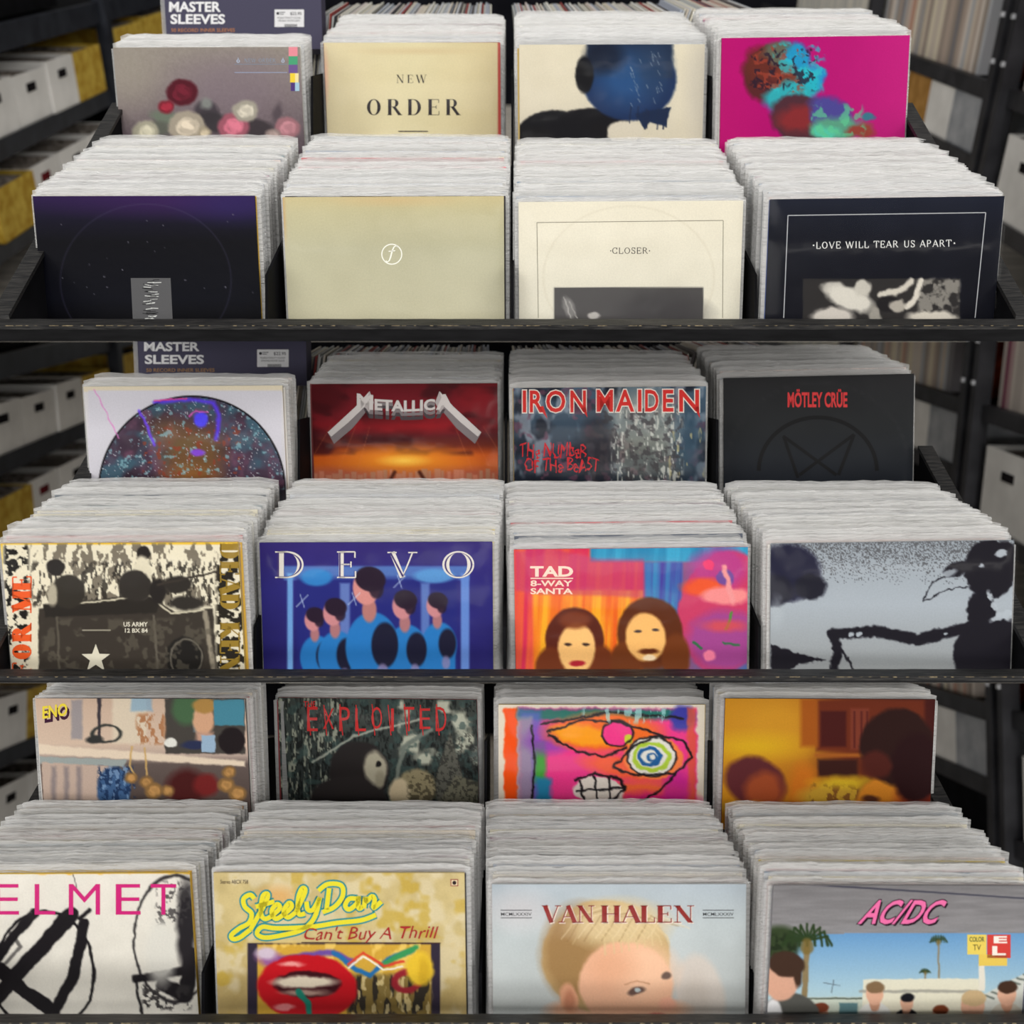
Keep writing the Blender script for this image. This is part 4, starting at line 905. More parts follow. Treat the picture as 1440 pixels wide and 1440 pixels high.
def p(a):
    a.grad([(545, (72, 96, 116)), (690, (28, 34, 46))]).cloud(30, (28, 32, 44), .46, .6, .9, 3).cloud(20, (150, 160, 172), .56, .7, .7, 8, (1.4, .7)).cloud(12, (110, 70, 90), .62, .7, .7, 17).ell(905, 590, 50, 46, (150, 156, 150), 30, .7, 10).ell(910, 640, 60, 36, (120, 122, 112), 30, .6).ell(840, 630, 22, 44, (40, 36, 44), 16, .8).ell(968, 620, 18, 50, (50, 76, 96), 20, .8).cloud(5, (206, 208, 200), .6, .68, .8, 27, (1.6, .5), (860, 570, 960, 680)).cloud(6, (60, 56, 60), .56, .64, .7, 33, (1, 1), (830, 570, 960, 690)).cloud(9, (190, 180, 130), .64, .7, .7, 21, (1.5, .5), (940, 590, 990, 690)).ell(760, 690, 40, 14, (16, 16, 22), 10, .8)
def q(k):
    rd, wt = (206, 48, 44), (232, 226, 216)
    def w1(X, Y): return X, Y + 1
    for ch, x0, x1 in (('I', 735, 740), ('R', 745, 764), ('O', 768, 795), ('N', 802, 824)): k.text(ch, x0, 549, x1, 580, rd, off=.02, layer=3 if ch != 'O' else 3, outline=wt, ow=.035)
    for ch, x0, x1 in (('M', 839, 862), ('A', 866, 892), ('I', 897, 902), ('D', 907, 926), ('E', 932, 947), ('N', 955, 983)): k.text(ch, x0, 548, x1, 579, rd, off=.02, layer=3, outline=wt, ow=.035)
    for pts in ([(757, 572), (764, 571), (770, 589)], [(817, 574), (824, 572), (826, 587)], [(976, 573), (983, 571), (984, 588)]): k.poly(pts[::-1], rd, 4)
    c = (196, 36, 44); r = random.Random(5)
    def scrawl(body, x0, y0, x1, y1):
        P, Fc, _ = sans_text(body, .0, 1); X = x0 + P[:, 0] * (x1 - x0); Y = y1 - P[:, 1] * (y1 - y0); k.t.append((np.stack([X + 1.5 * np.sin(Y * .7), Y + 2.0 * np.sin(X * .21) - (X - x0) * .01], 1), Fc, c, 3))
    scrawl('THe NUMbeR', 732, 624, 825, 644); scrawl('OF THe BeAST', 738, 645, 842, 664)
cover(1, 'b3', (60, 76, 94), p, q, 'smoky blue record cover lettered IRON MAIDEN in red with white outlines', step=1.5, edge=(196, 172, 110))
def p(a): a.grad([(530, (44, 44, 46)), (600, (40, 42, 44)), (690, (34, 38, 46))]).mottle(50, 3, 3).ring(1150, 650, 126, 112, 1.5, (58, 58, 60), 3, .4)
def q(k):
    k.text('MÖTLEY CRÜE', 1107.5, 547, 1191.5, 573, (216, 62, 64), off=.03, layer=2); c = (18, 18, 20)
    k.arc(1150, 662, 83, 75, 0, -180, 5.5, c, 1)
    k.stroke([(1102, 614), (1122, 672)], 4.5, c); k.stroke([(1101, 613), (1176, 668)], 4.5, c, 2); k.stroke([(1201, 611), (1124, 668)], 4.5, c); k.stroke([(1201, 611), (1179, 668)], 4.5, c, 2)
cover(1, 'b4', (40, 42, 44), p, q, 'charcoal record cover with red lettering over a black circle emblem', bag=False, step=5, edge=(30, 30, 32))

# ======== lower rack, front row
def p(a):
    a.grad([(1228, (222, 184, 60)), (1229.5, (222, 218, 208)), (1440, (220, 216, 206))]).mottle(20, 6, 2); k_ = (30, 27, 30); a.warp(3, 14, 3)
    a.rect(-90, 1218, 270, 1229, (228, 178, 60), 1.5)
    a.ring(62, 1368, 70, 86, 4, k_, 1.5).line([(-40, 1390), (0, 1340), (48, 1284)], 15, k_, 2).line([(-20, 1420), (40, 1352), (100, 1286)], 22, k_, 2).line([(72, 1430), (104, 1372), (118, 1300)], 16, k_, 2).line([(0, 1362), (30, 1390), (76, 1424)], 20, k_, 2).line([(-20, 1384), (30, 1330), (14, 1310)], 5, k_, 2, .6)
    a.line([(112, 1292), (126, 1280)], 6, k_, 2).line([(103, 1230), (111, 1262)], 1, k_)
    a.ring(246, 1320, 58, 88, 3, k_, 2, .9).line([(190, 1376), (262, 1366)], 12, k_, 3).line([(228, 1384), (262, 1400), (268, 1340)], 20, k_, 3).ell(262, 1300, 14, 60, (40, 37, 40), 8).cloud(6, (50, 47, 48), .54, .6, .9, 4, (1, 1), (200, 1385, 268, 1420)).cloud(5, (60, 57, 58), .55, .6, .8, 8, (1, 1), (220, 1240, 268, 1300)).line([(190, 1376), (200, 1430)], 4, k_, 2).ell(226, 1340, 22, 44, (214, 212, 204), 12, .8)
def q(k):
    c = (200, 36, 118)
    for ch, x0, x1 in (('E', -8, 27), ('L', 49, 78), ('M', 97, 141), ('E', 163, 198), ('T', 212, 248)): k.text(ch, x0, 1243, x1, 1286, c, off=-.004)
cover(2, 'f1', (220, 216, 206), p, q, 'white record cover with heavy black brush strokes and magenta lettering ELMET', step=1.6, edge=(222, 184, 70))
def blobtext(k, strokes, dx, dy, s, col, out, w, ow):
    for st in strokes:
        P = []
        for a in range(len(st) - 1):       # Catmull-Rom smoothing
            p0, p1, p2, p3 = [np.array(st[max(0, min(len(st) - 1, a + o))], float) for o in (-1, 0, 1, 2)]
            for t in np.linspace(0, 1, 5, endpoint=False): P.append(.5 * ((2 * p1) + (p2 - p0) * t + (2 * p0 - 5 * p1 + 4 * p2 - p3) * t * t + (3 * p1 - p0 - 3 * p2 + p3) * t ** 3))
        P.append(np.array(st[-1], float)); P = [(dx + s * q_[0], dy + s * q_[1]) for q_ in P]
        if out: k.stroke(P, w + ow, out, 2)
        k.stroke(P, w, col, 3)
def p(a):
    a.grad([(1228, (196, 178, 128)), (1300, (200, 182, 130)), (1430, (184, 160, 104))]).mottle(26, 16, 3, (1, 1, .9)).cloud(30, (214, 202, 170), .52, .66, .7, 7).cloud(26, (190, 160, 60), .56, .7, .7, 12).ell(390, 1262, 26, 14, (214, 160, 90), 16, .7)
    a.rect(348, 1326, 619, 1440, (52, 44, 60), 1.5).rect(362, 1328, 606, 1430, (206, 164, 62), 2); a.warp(2, 10)
    a.cloud(14, (240, 206, 110), .5, .6, .8, 5, (1, .5), (362, 1326, 606, 1400)).ell(440, 1400, 30, 40, (44, 34, 44), 20, .5).rect(490, 1370, 606, 1430, (112, 96, 58), 8, .8).cloud(8, (44, 40, 38), .52, .58, .9, 16, (1, .3), (490, 1372, 606, 1430)).cloud(7, (226, 206, 150), .58, .64, .8, 22, (1, .4), (490, 1372, 606, 1430))
    a.ell(386, 1352, 26, 12, (150, 96, 150), 8, 1, 20).ell(374, 1340, 14, 9, (206, 190, 206), 6).line([(395, 1350), (430, 1342), (470, 1340), (495, 1352)], 8, (110, 80, 160), 4).line([(470, 1340), (500, 1362), (520, 1372), (545, 1350), (580, 1336)], 7, (40, 110, 170), 3).line([(540, 1356), (585, 1332)], 8, (60, 150, 90), 3)
    a.line([(490, 1356), (512, 1340), (540, 1358), (568, 1352)], 3.5, (214, 70, 50), 2).line([(490, 1360), (512, 1345), (540, 1363), (566, 1360)], 2.5, (240, 236, 220), 1.5)
    a.ring(572, 1380, 17, 13, 8, (150, 40, 50), 3); 
    a.ell(590, 1362, 19, 24, (228, 192, 56), 6).ell(596, 1366, 8, 18, (196, 156, 40), 6, .6)
    a.ell(432, 1388, 70, 46, (190, 24, 34), 3, 1, 4).ell(432, 1384, 46, 18, (60, 20, 26), 4).ell(432, 1384, 46, 18, (60, 20, 26), 3)
    a.ell(428, 1381, 44, 8, (224, 212, 190), 4).ell(428, 1396, 30, 4, (200, 174, 156), 4, .8)
    a.ell(410, 1356, 16, 3, (244, 190, 180), 3, .8).ell(400, 1416, 14, 5, (240, 170, 170), 3, .8).line([(420, 1395), (432, 1410), (436, 1430)], 9, (30, 130, 110), 3)
def q(k):
    y_, o_ = (226, 214, 52), (42, 140, 148)
    # flowing script, drawn as fat pen strokes
    S1 = [[(36, 8), (30, 2), (20, 8), (22, 20), (32, 30), (28, 44), (14, 52), (2, 62), (4, 68), (14, 66), (30, 54)],
          [(30, 54), (44, 30), (56, 6), (54, 0), (48, 6), (46, 30), (52, 38), (62, 34)], [(38, 20), (66, 12)],
          [(62, 34), (74, 22), (70, 16), (62, 26), (68, 38), (82, 30)], [(82, 30), (92, 20), (88, 14), (80, 26), (86, 36), (98, 28)],
          [(98, 28), (112, -2), (108, -8), (102, 6), (102, 30), (112, 30)], [(114, 12), (116, 24), (124, 24), (134, 6)], [(134, 6), (126, 36), (108, 54), (80, 62), (52, 66), (40, 60), (48, 50), (70, 52), (120, 50), (160, 44), (196, 40), (218, 32)],
          [(132, -4), (146, -14), (166, -12), (168, 4), (156, 20), (138, 28)], [(148, -8), (144, 24)], [(190, 8), (178, 8), (172, 18), (178, 24), (190, 14), (192, 4), (192, 22), (198, 20)], [(200, 22), (202, 6), (204, 12), (212, 4), (216, 10), (214, 22), (226, 12)]]
    blobtext(k, S1, 324, 1256, .94, y_, o_, 6.5, 4.5)
    P = None
    t = "Can't Buy A Thrill"; Pp, Fc, _ = sans_text(t, 0, 1.0); c = (166, 44, 46); X = 424 + Pp[:, 0] * 186 + 7 * Pp[:, 1]; Y = 1325 - Pp[:, 1] * 23 + 3 * (1 - Pp[:, 0]) - 1; k.t.append((np.stack([X, Y + 1.0 * np.sin(X * .3)], 1), Fc, c, 4))
    k.text('Stereo ABCX 758', 310, 1237, 349, 1242.5, (60, 44, 40), layer=2); k.rect(633.5, 1236, 644.5, 1246, (150, 70, 60), 1); k.rect(634.8, 1237.2, 643.2, 1244.8, (226, 206, 170), 2); k.arc(639, 1241, 1.4, 1.4, 0, 360, 3.0, (50, 36, 40), 3, n=12, closed=True)
    k.stroke([(424, 1325), (620, 1326)], 1.2, (70, 40, 44), 3)
cover(2, 'f2', (196, 178, 126), p, q, 'tan parchment record cover with yellow script lettering above large red lips', step=1.45)
def p(a):
    a.grad([(1243, (172, 182, 190)), (1300, (188, 196, 198)), (1440, (194, 198, 196))]).mottle(50, 8, 3).ell(730, 1280, 40, 24, (200, 196, 198), 30, .7)
    a.warp(2, 16, 5); sk = (232, 182, 150)
    a.ell(985, 1400, 34, 58, (208, 200, 192), 8, 1, -12).ell(978, 1410, 20, 40, (196, 186, 176), 14, .6)
    a.ell(868, 1420, 98, 22, (228, 180, 150), 6).ell(852, 1345, 90, 80, (196, 168, 120), 4).ell(815, 1340, 52, 66, (156, 122, 78), 22, .9).ell(870, 1300, 66, 34, (214, 192, 148), 20, .9).ell(880, 1385, 66, 60, sk, 5, 1, 10).ell(905, 1365, 44, 36, (242, 200, 168), 26, .8).ell(862, 1360, 30, 24, (224, 170, 136), 26, .7)
    for j in range(16): x = 790 + 8 * j; a.line([(x, 1320 + 4 * (j % 3)), (x + 22, 1288), (x + 60, 1276 + 2 * j)], 1.3, ((232, 214, 176), (140, 108, 68), (206, 184, 140))[j % 3], 1.5, .6)
    for j in range(9): x = 850 + 11 * j; a.line([(x - 18, 1300), (x, 1316), (x + 2, 1342 - 2 * j)], 2.2, (218, 196, 150), 2, .7)
    a.ell(800, 1404, 13, 22, (222, 164, 130), 4, 1, -10).ell(800, 1406, 7, 14, (196, 130, 100), 5, .8).ell(895, 1394, 12, 5, (90, 70, 66), 2.5, .9, -14).ell(936, 1372, 7, 5, (96, 80, 74), 2.5, .9, -20).ell(897, 1393, 4, 3, (190, 204, 206), 1.5).line([(878, 1384), (896, 1380), (912, 1384)], 1.6, (170, 120, 90), 2, .7).ell(938, 1412, 12, 10, (236, 176, 150), 5).ell(922, 1430, 16, 5, (196, 90, 84), 3, .9)
def q(k):
    for x0 in (704, 988):
        k.rect(x0, 1279.3, x0 + 44, 1280.3, (60, 60, 64)); k.rect(x0, 1290, x0 + 44, 1291, (60, 60, 64)); k.text('MCMLXXXIV', x0 + .5, 1283, x0 + 43.5, 1287.6, (40, 40, 44), off=.005)
    rd, wt = (142, 46, 44), (240, 224, 210)
    for body, x0, x1 in (('VAN', 762, 836), ('HALEN', 845, 976)):
        k.text(body, x0 + 1.2, 1272.5, x1 + 1.2, 1299.5, wt, serif=(.24, .05, .0, .17), layer=1); k.text(body, x0, 1272, x1, 1298, rd, serif=(.23, .05, .0, .16), layer=3)
cover(2, 'f3', (188, 194, 196), p, q, 'pale blue record cover lettered VAN HALEN above a blond child portrait', step=1.5)
def p(a):
    a.grad([(1245, (124, 122, 124)), (1312, (136, 134, 136)), (1440, (130, 130, 130))]); n = fbm(a.x * .1, a.y, 4, 3); a.c += (n[:, None] - .5) * 26
    m = a.y > 1313 - (a.x - 1088) * 0.002; sky = np.stack([np.interp(a.y, [1313, 1400], [104, 176]), np.interp(a.y, [1313, 1400], [152, 204]), np.interp(a.y, [1313, 1400], [196, 214])], 1); a.c = np.where(m[:, None], sky, a.c)
    a.line([(1140, 1244), (1300, 1254), (1450, 1264)], 2, (40, 40, 60), 1.5, .9)
    a.warp(1.2, 8); g = (44, 62, 34)
    def palm(x, y, w, yb, tw):
        a.line([(x, y), (x + (tw > 4) * -4, yb)], tw, (140, 122, 88), 2)
        for t in range(0, 180, 18): a.line([(x, y), (x + w * math.cos(math.radians(t + 180)), y + w * .8 * math.sin(math.radians(t + 180)) + 2), (x + w * 1.2 * math.cos(math.radians(t + 180)), y + w * .25)], max(1.2, w * .12), g, 2)
        a.ell(x, y + w * .3, w * .3, w * .4, (120, 100, 50), 3, .8)
    a.ell(1096, 1326, 30, 24, (52, 66, 40), 10).cloud(6, (30, 40, 24), .5, .56, .8, 3, (1, 1), (1076, 1314, 1120, 1350)); palm(1135, 1322, 30, 1412, 8); palm(1320, 1322, 11, 1376, 2.4); palm(1301, 1366, 7, 1378, 2)
    a.poly([(1214, 1377), (1376, 1376), (1382, 1440), (1210, 1440)], (222, 218, 198), 1.5).rect(1208, 1392, 1380, 1396, (150, 148, 140), 2, .8).rect(1130, 1402, 1212, 1440, (196, 204, 190), 2).rect(1180, 1410, 1206, 1436, (70, 110, 120), 2, .8).rect(1130, 1403, 1212, 1405, (70, 80, 70), 1.5).poly([(1380, 1400), (1450, 1364), (1450, 1440), (1380, 1440)], (206, 208, 200), 2)
    for j in range(7): a.line([(1386 + 9 * j, 1400 - 5 * j), (1398 + 9 * j, 1404 - 5 * j)], 3, (90, 100, 92), 1.5, .8)
    a.rect(1376, 1356, 1385, 1394, (226, 220, 206), 1.5).line([(1158, 1382), (1182, 1386)], 1, (90, 100, 110)).line([(1172, 1378), (1170, 1396)], 1, (90, 100, 110))
    def man(x, y, s, hair, shirt):
        a.ell(x, y + 34 * s, 25 * s, 22 * s, shirt, 2).rect(x - 24 * s, y + 34 * s, x + 24 * s, 1450, shirt, 2).ell(x, y + 14 * s, 8 * s, 12 * s, (200, 150, 124), 2).ell(x, y, 13 * s, 17 * s, (220, 172, 146), 2).ell(x + 1 * s, y - 10 * s, 14 * s, 9 * s, hair, 2)
    man(1230, 1398, .95, (130, 104, 76), (222, 222, 218)); man(1275, 1410, .7, (24, 24, 30), (34, 34, 40)); man(1322, 1428, .8, (120, 60, 36), (60, 52, 60)); man(1368, 1416, 1.25, (196, 170, 130), (60, 56, 58)); man(1416, 1398, 1.0, (70, 48, 36), (190, 184, 170)); man(1154, 1425, .8, (120, 60, 40), (150, 150, 110))
    a.ell(1112, 1434, 42, 38, (84, 84, 80), 3).ell(1088, 1430, 12, 26, (220, 220, 222), 3).ell(1100, 1378, 24, 30, (214, 166, 142), 3, 1, 10).ell(1106, 1356, 26, 18, (66, 46, 36), 3, 1, 10).ell(1122, 1372, 6, 16, (66, 46, 36), 3)
def q(k):
    c, o = (230, 112, 166), (40, 20, 34); P, Fc, bb = sans_text('AC/DC', .02, 1.02)
    for (dx, dy, col, lay) in ((2.4, 3, o, 1), (0, 0, c, 4)):
        k.t.append((np.stack([1205 + dx + P[:, 0] * 108 + 20 * P[:, 1], 1299 + dy - P[:, 1] * 34], 1), Fc, col, lay))
    P, Fc, _ = sans_text('AC/DC', .045, 1.02, bb); k.t.append((np.stack([1205 + P[:, 0] * 108 + 20 * P[:, 1], 1299 - P[:, 1] * 34], 1), Fc, o, 2))
    k.rect(1360, 1314, 1387, 1342, (228, 204, 96), 1); k.rect(1388, 1314, 1421, 1347, (206, 66, 58), 1); k.rect(1376, 1342, 1416, 1358, (226, 196, 90), 1)
    k.text('COLOR', 1363, 1317, 1384, 1324, (70, 90, 60), off=.02, layer=2); k.text('TV', 1368, 1328, 1379, 1336, (60, 50, 40), off=.0, layer=2)
    k.text('E', 1397, 1316, 1416, 1326, (240, 232, 222), off=.04, layer=2); k.text('L', 1395, 1330, 1414, 1343, (240, 232, 222), off=.04, layer=2)
cover(2, 'f4', (132, 130, 132), p, q, 'record cover with pink AC/DC lettering above people beside a roadside motel', step=1.4)

# ======== lower rack, back row
def p(a):
    a.grad([(981, (196, 170, 150)), (1045, (206, 182, 162)), (1062, (180, 160, 148)), (1075, (96, 84, 80)), (1140, (72, 60, 56))]); a.warp(1.5, 8)
    a.rect(100, 984, 116, 1040, (130, 130, 140), 4, .7).rect(137, 980, 142, 1042, (60, 54, 60), 2).rect(158, 980, 206, 1046, (214, 200, 178), 5, .9).rect(184, 980, 214, 1000, (120, 160, 190), 4, .7).rect(232, 982, 345, 1060, (70, 66, 62), 2).rect(272, 984, 292, 1030, (104, 122, 130), 3, .8).ell(262, 996, 20, 24, (70, 100, 70), 8).ell(286, 1012, 15, 22, (206, 160, 128), 4).ell(288, 992, 17, 11, (166, 128, 70), 4).rect(276, 1030, 300, 1044, (190, 150, 130), 6)
    a.rect(301, 984, 344, 1020, (70, 130, 150), 2).poly([(50, 1046), (345, 1070), (345, 1078), (50, 1060)], (222, 204, 182), 3).poly([(52, 1064), (178, 1068), (174, 1078), (56, 1074)], (150, 158, 156), 2).poly([(58, 1072), (164, 1078), (165, 1140), (62, 1140)], (186, 164, 150), 2)
    for x in (72, 90, 108): a.rect(x, 1078, x + 7, 1140, (120, 112, 116), 5, .7)
    a.cloud(5, (170, 120, 84), .45, .55, 1, 4, (1, .5), (192, 1004, 232, 1046)).ell(240, 1044, 9, 7, (222, 222, 214), 2).ell(275, 1048, 20, 6, (44, 50, 80), 3).rect(283, 1034, 303, 1058, (150, 176, 200), 1.5).ell(326, 1042, 19, 19, (34, 28, 30), 3).ring(150, 1032, 20, 12, 3, (54, 56, 54), 2).ell(133, 1040, 12, 6, (50, 50, 50), 3)
    a.ell(160, 1110, 24, 32, (60, 90, 130), 4).cloud(5, (30, 50, 84), .5, .56, .9, 7, (1, .7), (138, 1078, 190, 1130)).cloud(5, (120, 150, 186), .62, .68, .8, 11, (1, .7), (138, 1078, 190, 1130)).line([(186, 1050), (182, 1076), (190, 1092)], 2.5, (196, 160, 100), 2).line([(204, 1052), (206, 1090)], 2.5, (196, 160, 100), 2)
    a.ell(262, 1108, 28, 26, (70, 26, 26), 14).ell(290, 1104, 18, 16, (110, 34, 34), 8)
    for x, y, r in ((184, 1094, 9), (206, 1100, 10), (216, 1112, 13), (236, 1112, 9), (322, 1086, 10), (318, 1104, 12), (334, 1116, 13)): rose(a, x, y, r, (186, 140, 84), int(x))
def q(k):
    k.t.append((lambda P, Fc: (np.stack([61 + P[:, 0] * 35 + 2, 1017 - P[:, 1] * 19 - 6 * P[:, 0]], 1), Fc, (60, 26, 50), 1))(*sans_text('ENO', .05)[:2])); k.t.append((lambda P, Fc: (np.stack([60 + P[:, 0] * 35, 1011 - P[:, 1] * 18 - 5 * P[:, 0]], 1), Fc, (230, 208, 66), 2))(*sans_text('ENO', .03)[:2]))
cover(2, 'b1', (190, 166, 148), p, q, 'record cover showing a mantelpiece still life with ENO in yellow letters', step=1.4, bag=False, edge=(60, 56, 60))
def p(a):
    a.grad([(983, (60, 66, 62)), (1140, (44, 50, 50))]).cloud(6, (150, 154, 138), .52, .6, .9, 3, (2.2, .4), (388, 980, 480, 1140)).cloud(4, (24, 26, 26), .52, .58, .8, 6, (1.8, .5)).cloud(26, (188, 190, 172), .52, .66, .9, 9, (1, 1), (560, 985, 672, 1075)).cloud(10, (58, 76, 74), .55, .64, .7, 13)
    a.warp(2, 8); a.ell(505, 1086, 42, 44, (40, 36, 36), 4, 1, -20).ell(490, 1125, 54, 34, (44, 40, 40), 5).ell(528, 1080, 16, 24, (184, 178, 156), 5, .9, -10).ell(532, 1074, 4, 4, (30, 28, 28), 2).ell(534, 1096, 7, 12, (150, 144, 124), 4).line([(440, 1072), (500, 1034), (590, 1012)], 3, (176, 180, 166), 2, .8).line([(606, 1026), (568, 1050), (552, 1120)], 6, (110, 118, 110), 3)
    a.ell(586, 1108, 28, 26, (146, 136, 106), 5).ell(562, 1114, 15, 20, (204, 188, 156), 4).cloud(4, (70, 64, 50), .5, .56, .7, 19, (1, 1), (574, 1084, 616, 1140)).poly([(632, 1028), (614, 1090), (614, 1130), (650, 1118), (650, 1088)], (92, 92, 84), 2).poly([(640, 1090), (672, 1100), (672, 1140), (610, 1140)], (110, 108, 92), 3).cloud(3, (40, 40, 38), .52, .58, .6, 23, (1, 1), (612, 1030, 672, 1140))
def q(k):
    c = (188, 44, 44); r = random.Random(8)
    for n, ch in enumerate('EXPLOITED'):
        x0 = 432 + 22.6 * n; k.text(ch, x0 + 5 * (ch == 'I'), 994 + 2 * (n % 2), x0 + (9 if ch == 'I' else 15), 1028 - 3 * (n % 3 == 1), c, off=-.006, layer=2)
        k.stroke([(x0 + 1, 990 + n % 2), (x0 + 5, 1034)], 1.3, c, 3)
    k.text('THE', 427, 986, 444, 994, c, layer=2, off=.01)
cover(2, 'b2', (56, 60, 58), p, q, 'dark engraved record cover with ragged red lettering EXPLOITED', step=1.4, edge=(150, 60, 60))
def p(a):
    a.grad([(990, (226, 218, 200)), (1145, (224, 216, 200))]); a.warp(3, 9, 2); B = (28, 24, 28)
    a.rect(709, 996, 728, 1150, (240, 84, 20), 3).rect(730, 996, 980, 1150, (232, 60, 140), 4).rect(728, 998, 972, 1012, (30, 110, 100), 6).rect(730, 1000, 760, 1150, (90, 100, 190), 10, .8).rect(728, 1008, 748, 1150, (170, 160, 150), 6, .6).rect(752, 1042, 768, 1100, (70, 160, 60), 8).rect(754, 1095, 775, 1150, (40, 130, 170), 8)
    a.ell(770, 1040, 30, 20, (140, 70, 180), 14, .8).ell(850, 1030, 80, 26, (236, 110, 40), 10).ell(820, 1034, 44, 14, (244, 160, 30), 6, 1, 8).ell(868, 1032, 22, 18, (236, 60, 140), 3).ell(884, 1040, 6, 8, (200, 210, 60), 2).ell(880, 1080, 60, 16, (240, 96, 60), 10, 1, 10).ell(900, 1120, 70, 20, (244, 110, 60), 12).ell(920, 1130, 60, 16, (226, 40, 130), 12).ell(960, 1010, 18, 18, (60, 60, 160), 8).rect(966, 996, 978, 1150, (220, 90, 60), 4, .8).ell(950, 1110, 18, 30, (200, 40, 150), 12, .8).ell(860, 1128, 16, 8, (120, 170, 60), 6)
    a.ell(918, 1066, 42, 30, (242, 130, 70), 3).ell(916, 1064, 34, 28, (224, 222, 214), 2).ring(916, 1064, 24, 19, 5, (170, 200, 60), 2).ring(914, 1064, 14, 12, 5, (30, 90, 150), 2).ring(918, 1066, 6, 5, 3, (30, 90, 150), 2).ell(842, 1112, 36, 20, (224, 218, 208), 2, 1, 6)
    for L in ([(770, 1030), (820, 1012), (870, 1016), (920, 1030), (930, 1036)], [(772, 1034), (810, 1056), (850, 1064), (880, 1052)], [(748, 1022), (752, 1080), (744, 1150)], [(760, 1018), (860, 1002), (960, 1010)], [(808, 1096), (838, 1088), (874, 1096), (878, 1112), (850, 1134), (820, 1138)], [(812, 1112), (878, 1108)], [(815, 1098), (824, 1136)], [(836, 1092), (840, 1134)], [(856, 1092), (858, 1126)], [(862, 1080), (890, 1090), (950, 1088), (972, 1064), (960, 1040), (920, 1036), (890, 1050), (862, 1078)], [(880, 1140), (920, 1116), (950, 1090)]): a.line(L, 3.2, B, 2)
    a.ring(868, 1032, 22, 18, 2.5, B, 2).ring(916, 1064, 34, 28, 2.2, B, 2); a.cloud(10, (170, 220, 220), .6, .66, .7, 30, (2, .5), (820, 996, 940, 1016))
cover(2, 'b3', (226, 218, 202), p, None, 'white-bordered record cover with a neon pink and orange crayon drawing', step=1.35, edge=(200, 176, 110))
def p(a):
    a.grad([(1015, (190, 130, 30)), (1130, (176, 110, 30)), (1190, (110, 50, 26)), (1315, (64, 24, 22))], 'x').ell(1090, 1020, 60, 44, (204, 146, 40), 50, .8).ell(1060, 1050, 60, 16, (216, 176, 30), 24, .7)
    a.rect(1148, 984, 1300, 1056, (104, 44, 26), 6).rect(1126, 982, 1150, 1050, (160, 84, 26), 8).rect(1154, 1000, 1190, 1050, (70, 26, 24), 4).rect(1196, 996, 1222, 1054, (120, 56, 40), 4).line([(1148, 1062), (1214, 1062)], 5, (160, 90, 34), 4).rect(1150, 1068, 1206, 1092, (56, 28, 24), 6)
    for x in (1200, 1210, 1218): a.rect(x, 1000, x + 3, 1052, (80, 30, 28), 2, .8)
    a.warp(3, 14); a.ell(1062, 1100, 44, 34, (90, 40, 44), 8, 1, 20).ell(1074, 1112, 26, 26, (160, 76, 40), 14, .9).ell(1130, 1106, 20, 30, (196, 110, 30), 14).ell(1175, 1122, 50, 22, (190, 150, 50), 10).cloud(8, (110, 66, 34), .5, .58, .8, 6, (1, 1), (1140, 1100, 1210, 1140)).ell(1190, 1100, 40, 8, (222, 190, 40), 10, .8).ell(1050, 1136, 40, 8, (214, 176, 60), 8)
    a.ell(1260, 1134, 56, 44, (206, 130, 40), 6).ell(1298, 1130, 34, 44, (150, 40, 34), 26, .8).ell(1262, 1050, 52, 54, (44, 24, 22), 6).ell(1288, 1080, 34, 50, (40, 18, 20), 8).ell(1232, 1076, 22, 20, (80, 34, 28), 8, .9).ell(1225, 1124, 12, 5, (80, 44, 30), 4).ell(1262, 1134, 12, 4, (90, 40, 30), 4)
cover(2, 'b4', (176, 110, 34), p, None, 'amber and brown record cover with blurred dark-haired portrait', bag=False, step=1.6, edge=(96, 50, 36))

# ======== filed records
N1, N2 = 15, 8
Y_, PK, BL, DR, GO, BK, WH = (222, 178, 70), (222, 190, 184), (60, 84, 150), (120, 50, 52), (206, 176, 100), (48, 44, 46), (236, 232, 226)
SHORT = dict(zip([(i, r_ + str(j)) for i in range(3) for r_ in 'fb' for j in (1, 2, 3, 4)], ['black grey-panel cover', 'khaki letter f cover', 'CLOSER cover', 'black white-framed cover', 'painted roses cover', 'NEW ORDER cover', 'cream dark-head cover', 'magenta cover', 'yellow-edged vehicle cover', 'DEVO cover', 'TAD curtain cover', 'silver silhouette cover', 'picture disc', 'METALLICA cover', 'IRON MAIDEN cover', 'charcoal red-lettered cover', 'ELMET cover', 'yellow script parchment cover', 'VAN HALEN cover', 'AC/DC cover', 'mantelpiece cover', 'EXPLOITED cover', 'neon crayon cover', 'amber portrait cover']))
ORD = 'first second third fourth fifth sixth seventh eighth ninth tenth eleventh twelfth thirteenth fourteenth fifteenth sixteenth'.split()
LEADS = {('f', 1): [Y_], ('f', 2): [BK], ('f', 3): [BK], ('f', 4): [BL, WH, PK], ('b', 1): [WH], ('b', 2): [DR], ('b', 3): [GO], ('b', 4): [WH]}
BLEN = [(.105, .297, .332, .284), (.07, .27, .30, .25), (.12, .3, .3, .28)]
for i in range(3):
    for j in (1, 2, 3, 4):
        stack(i, 'f', j, N1, lead=LEADS[('f', j)]); stack(i, 'b', j, N2, length=BLEN[i][j - 1], pitch=.0068, lead=LEADS[('b', j)])

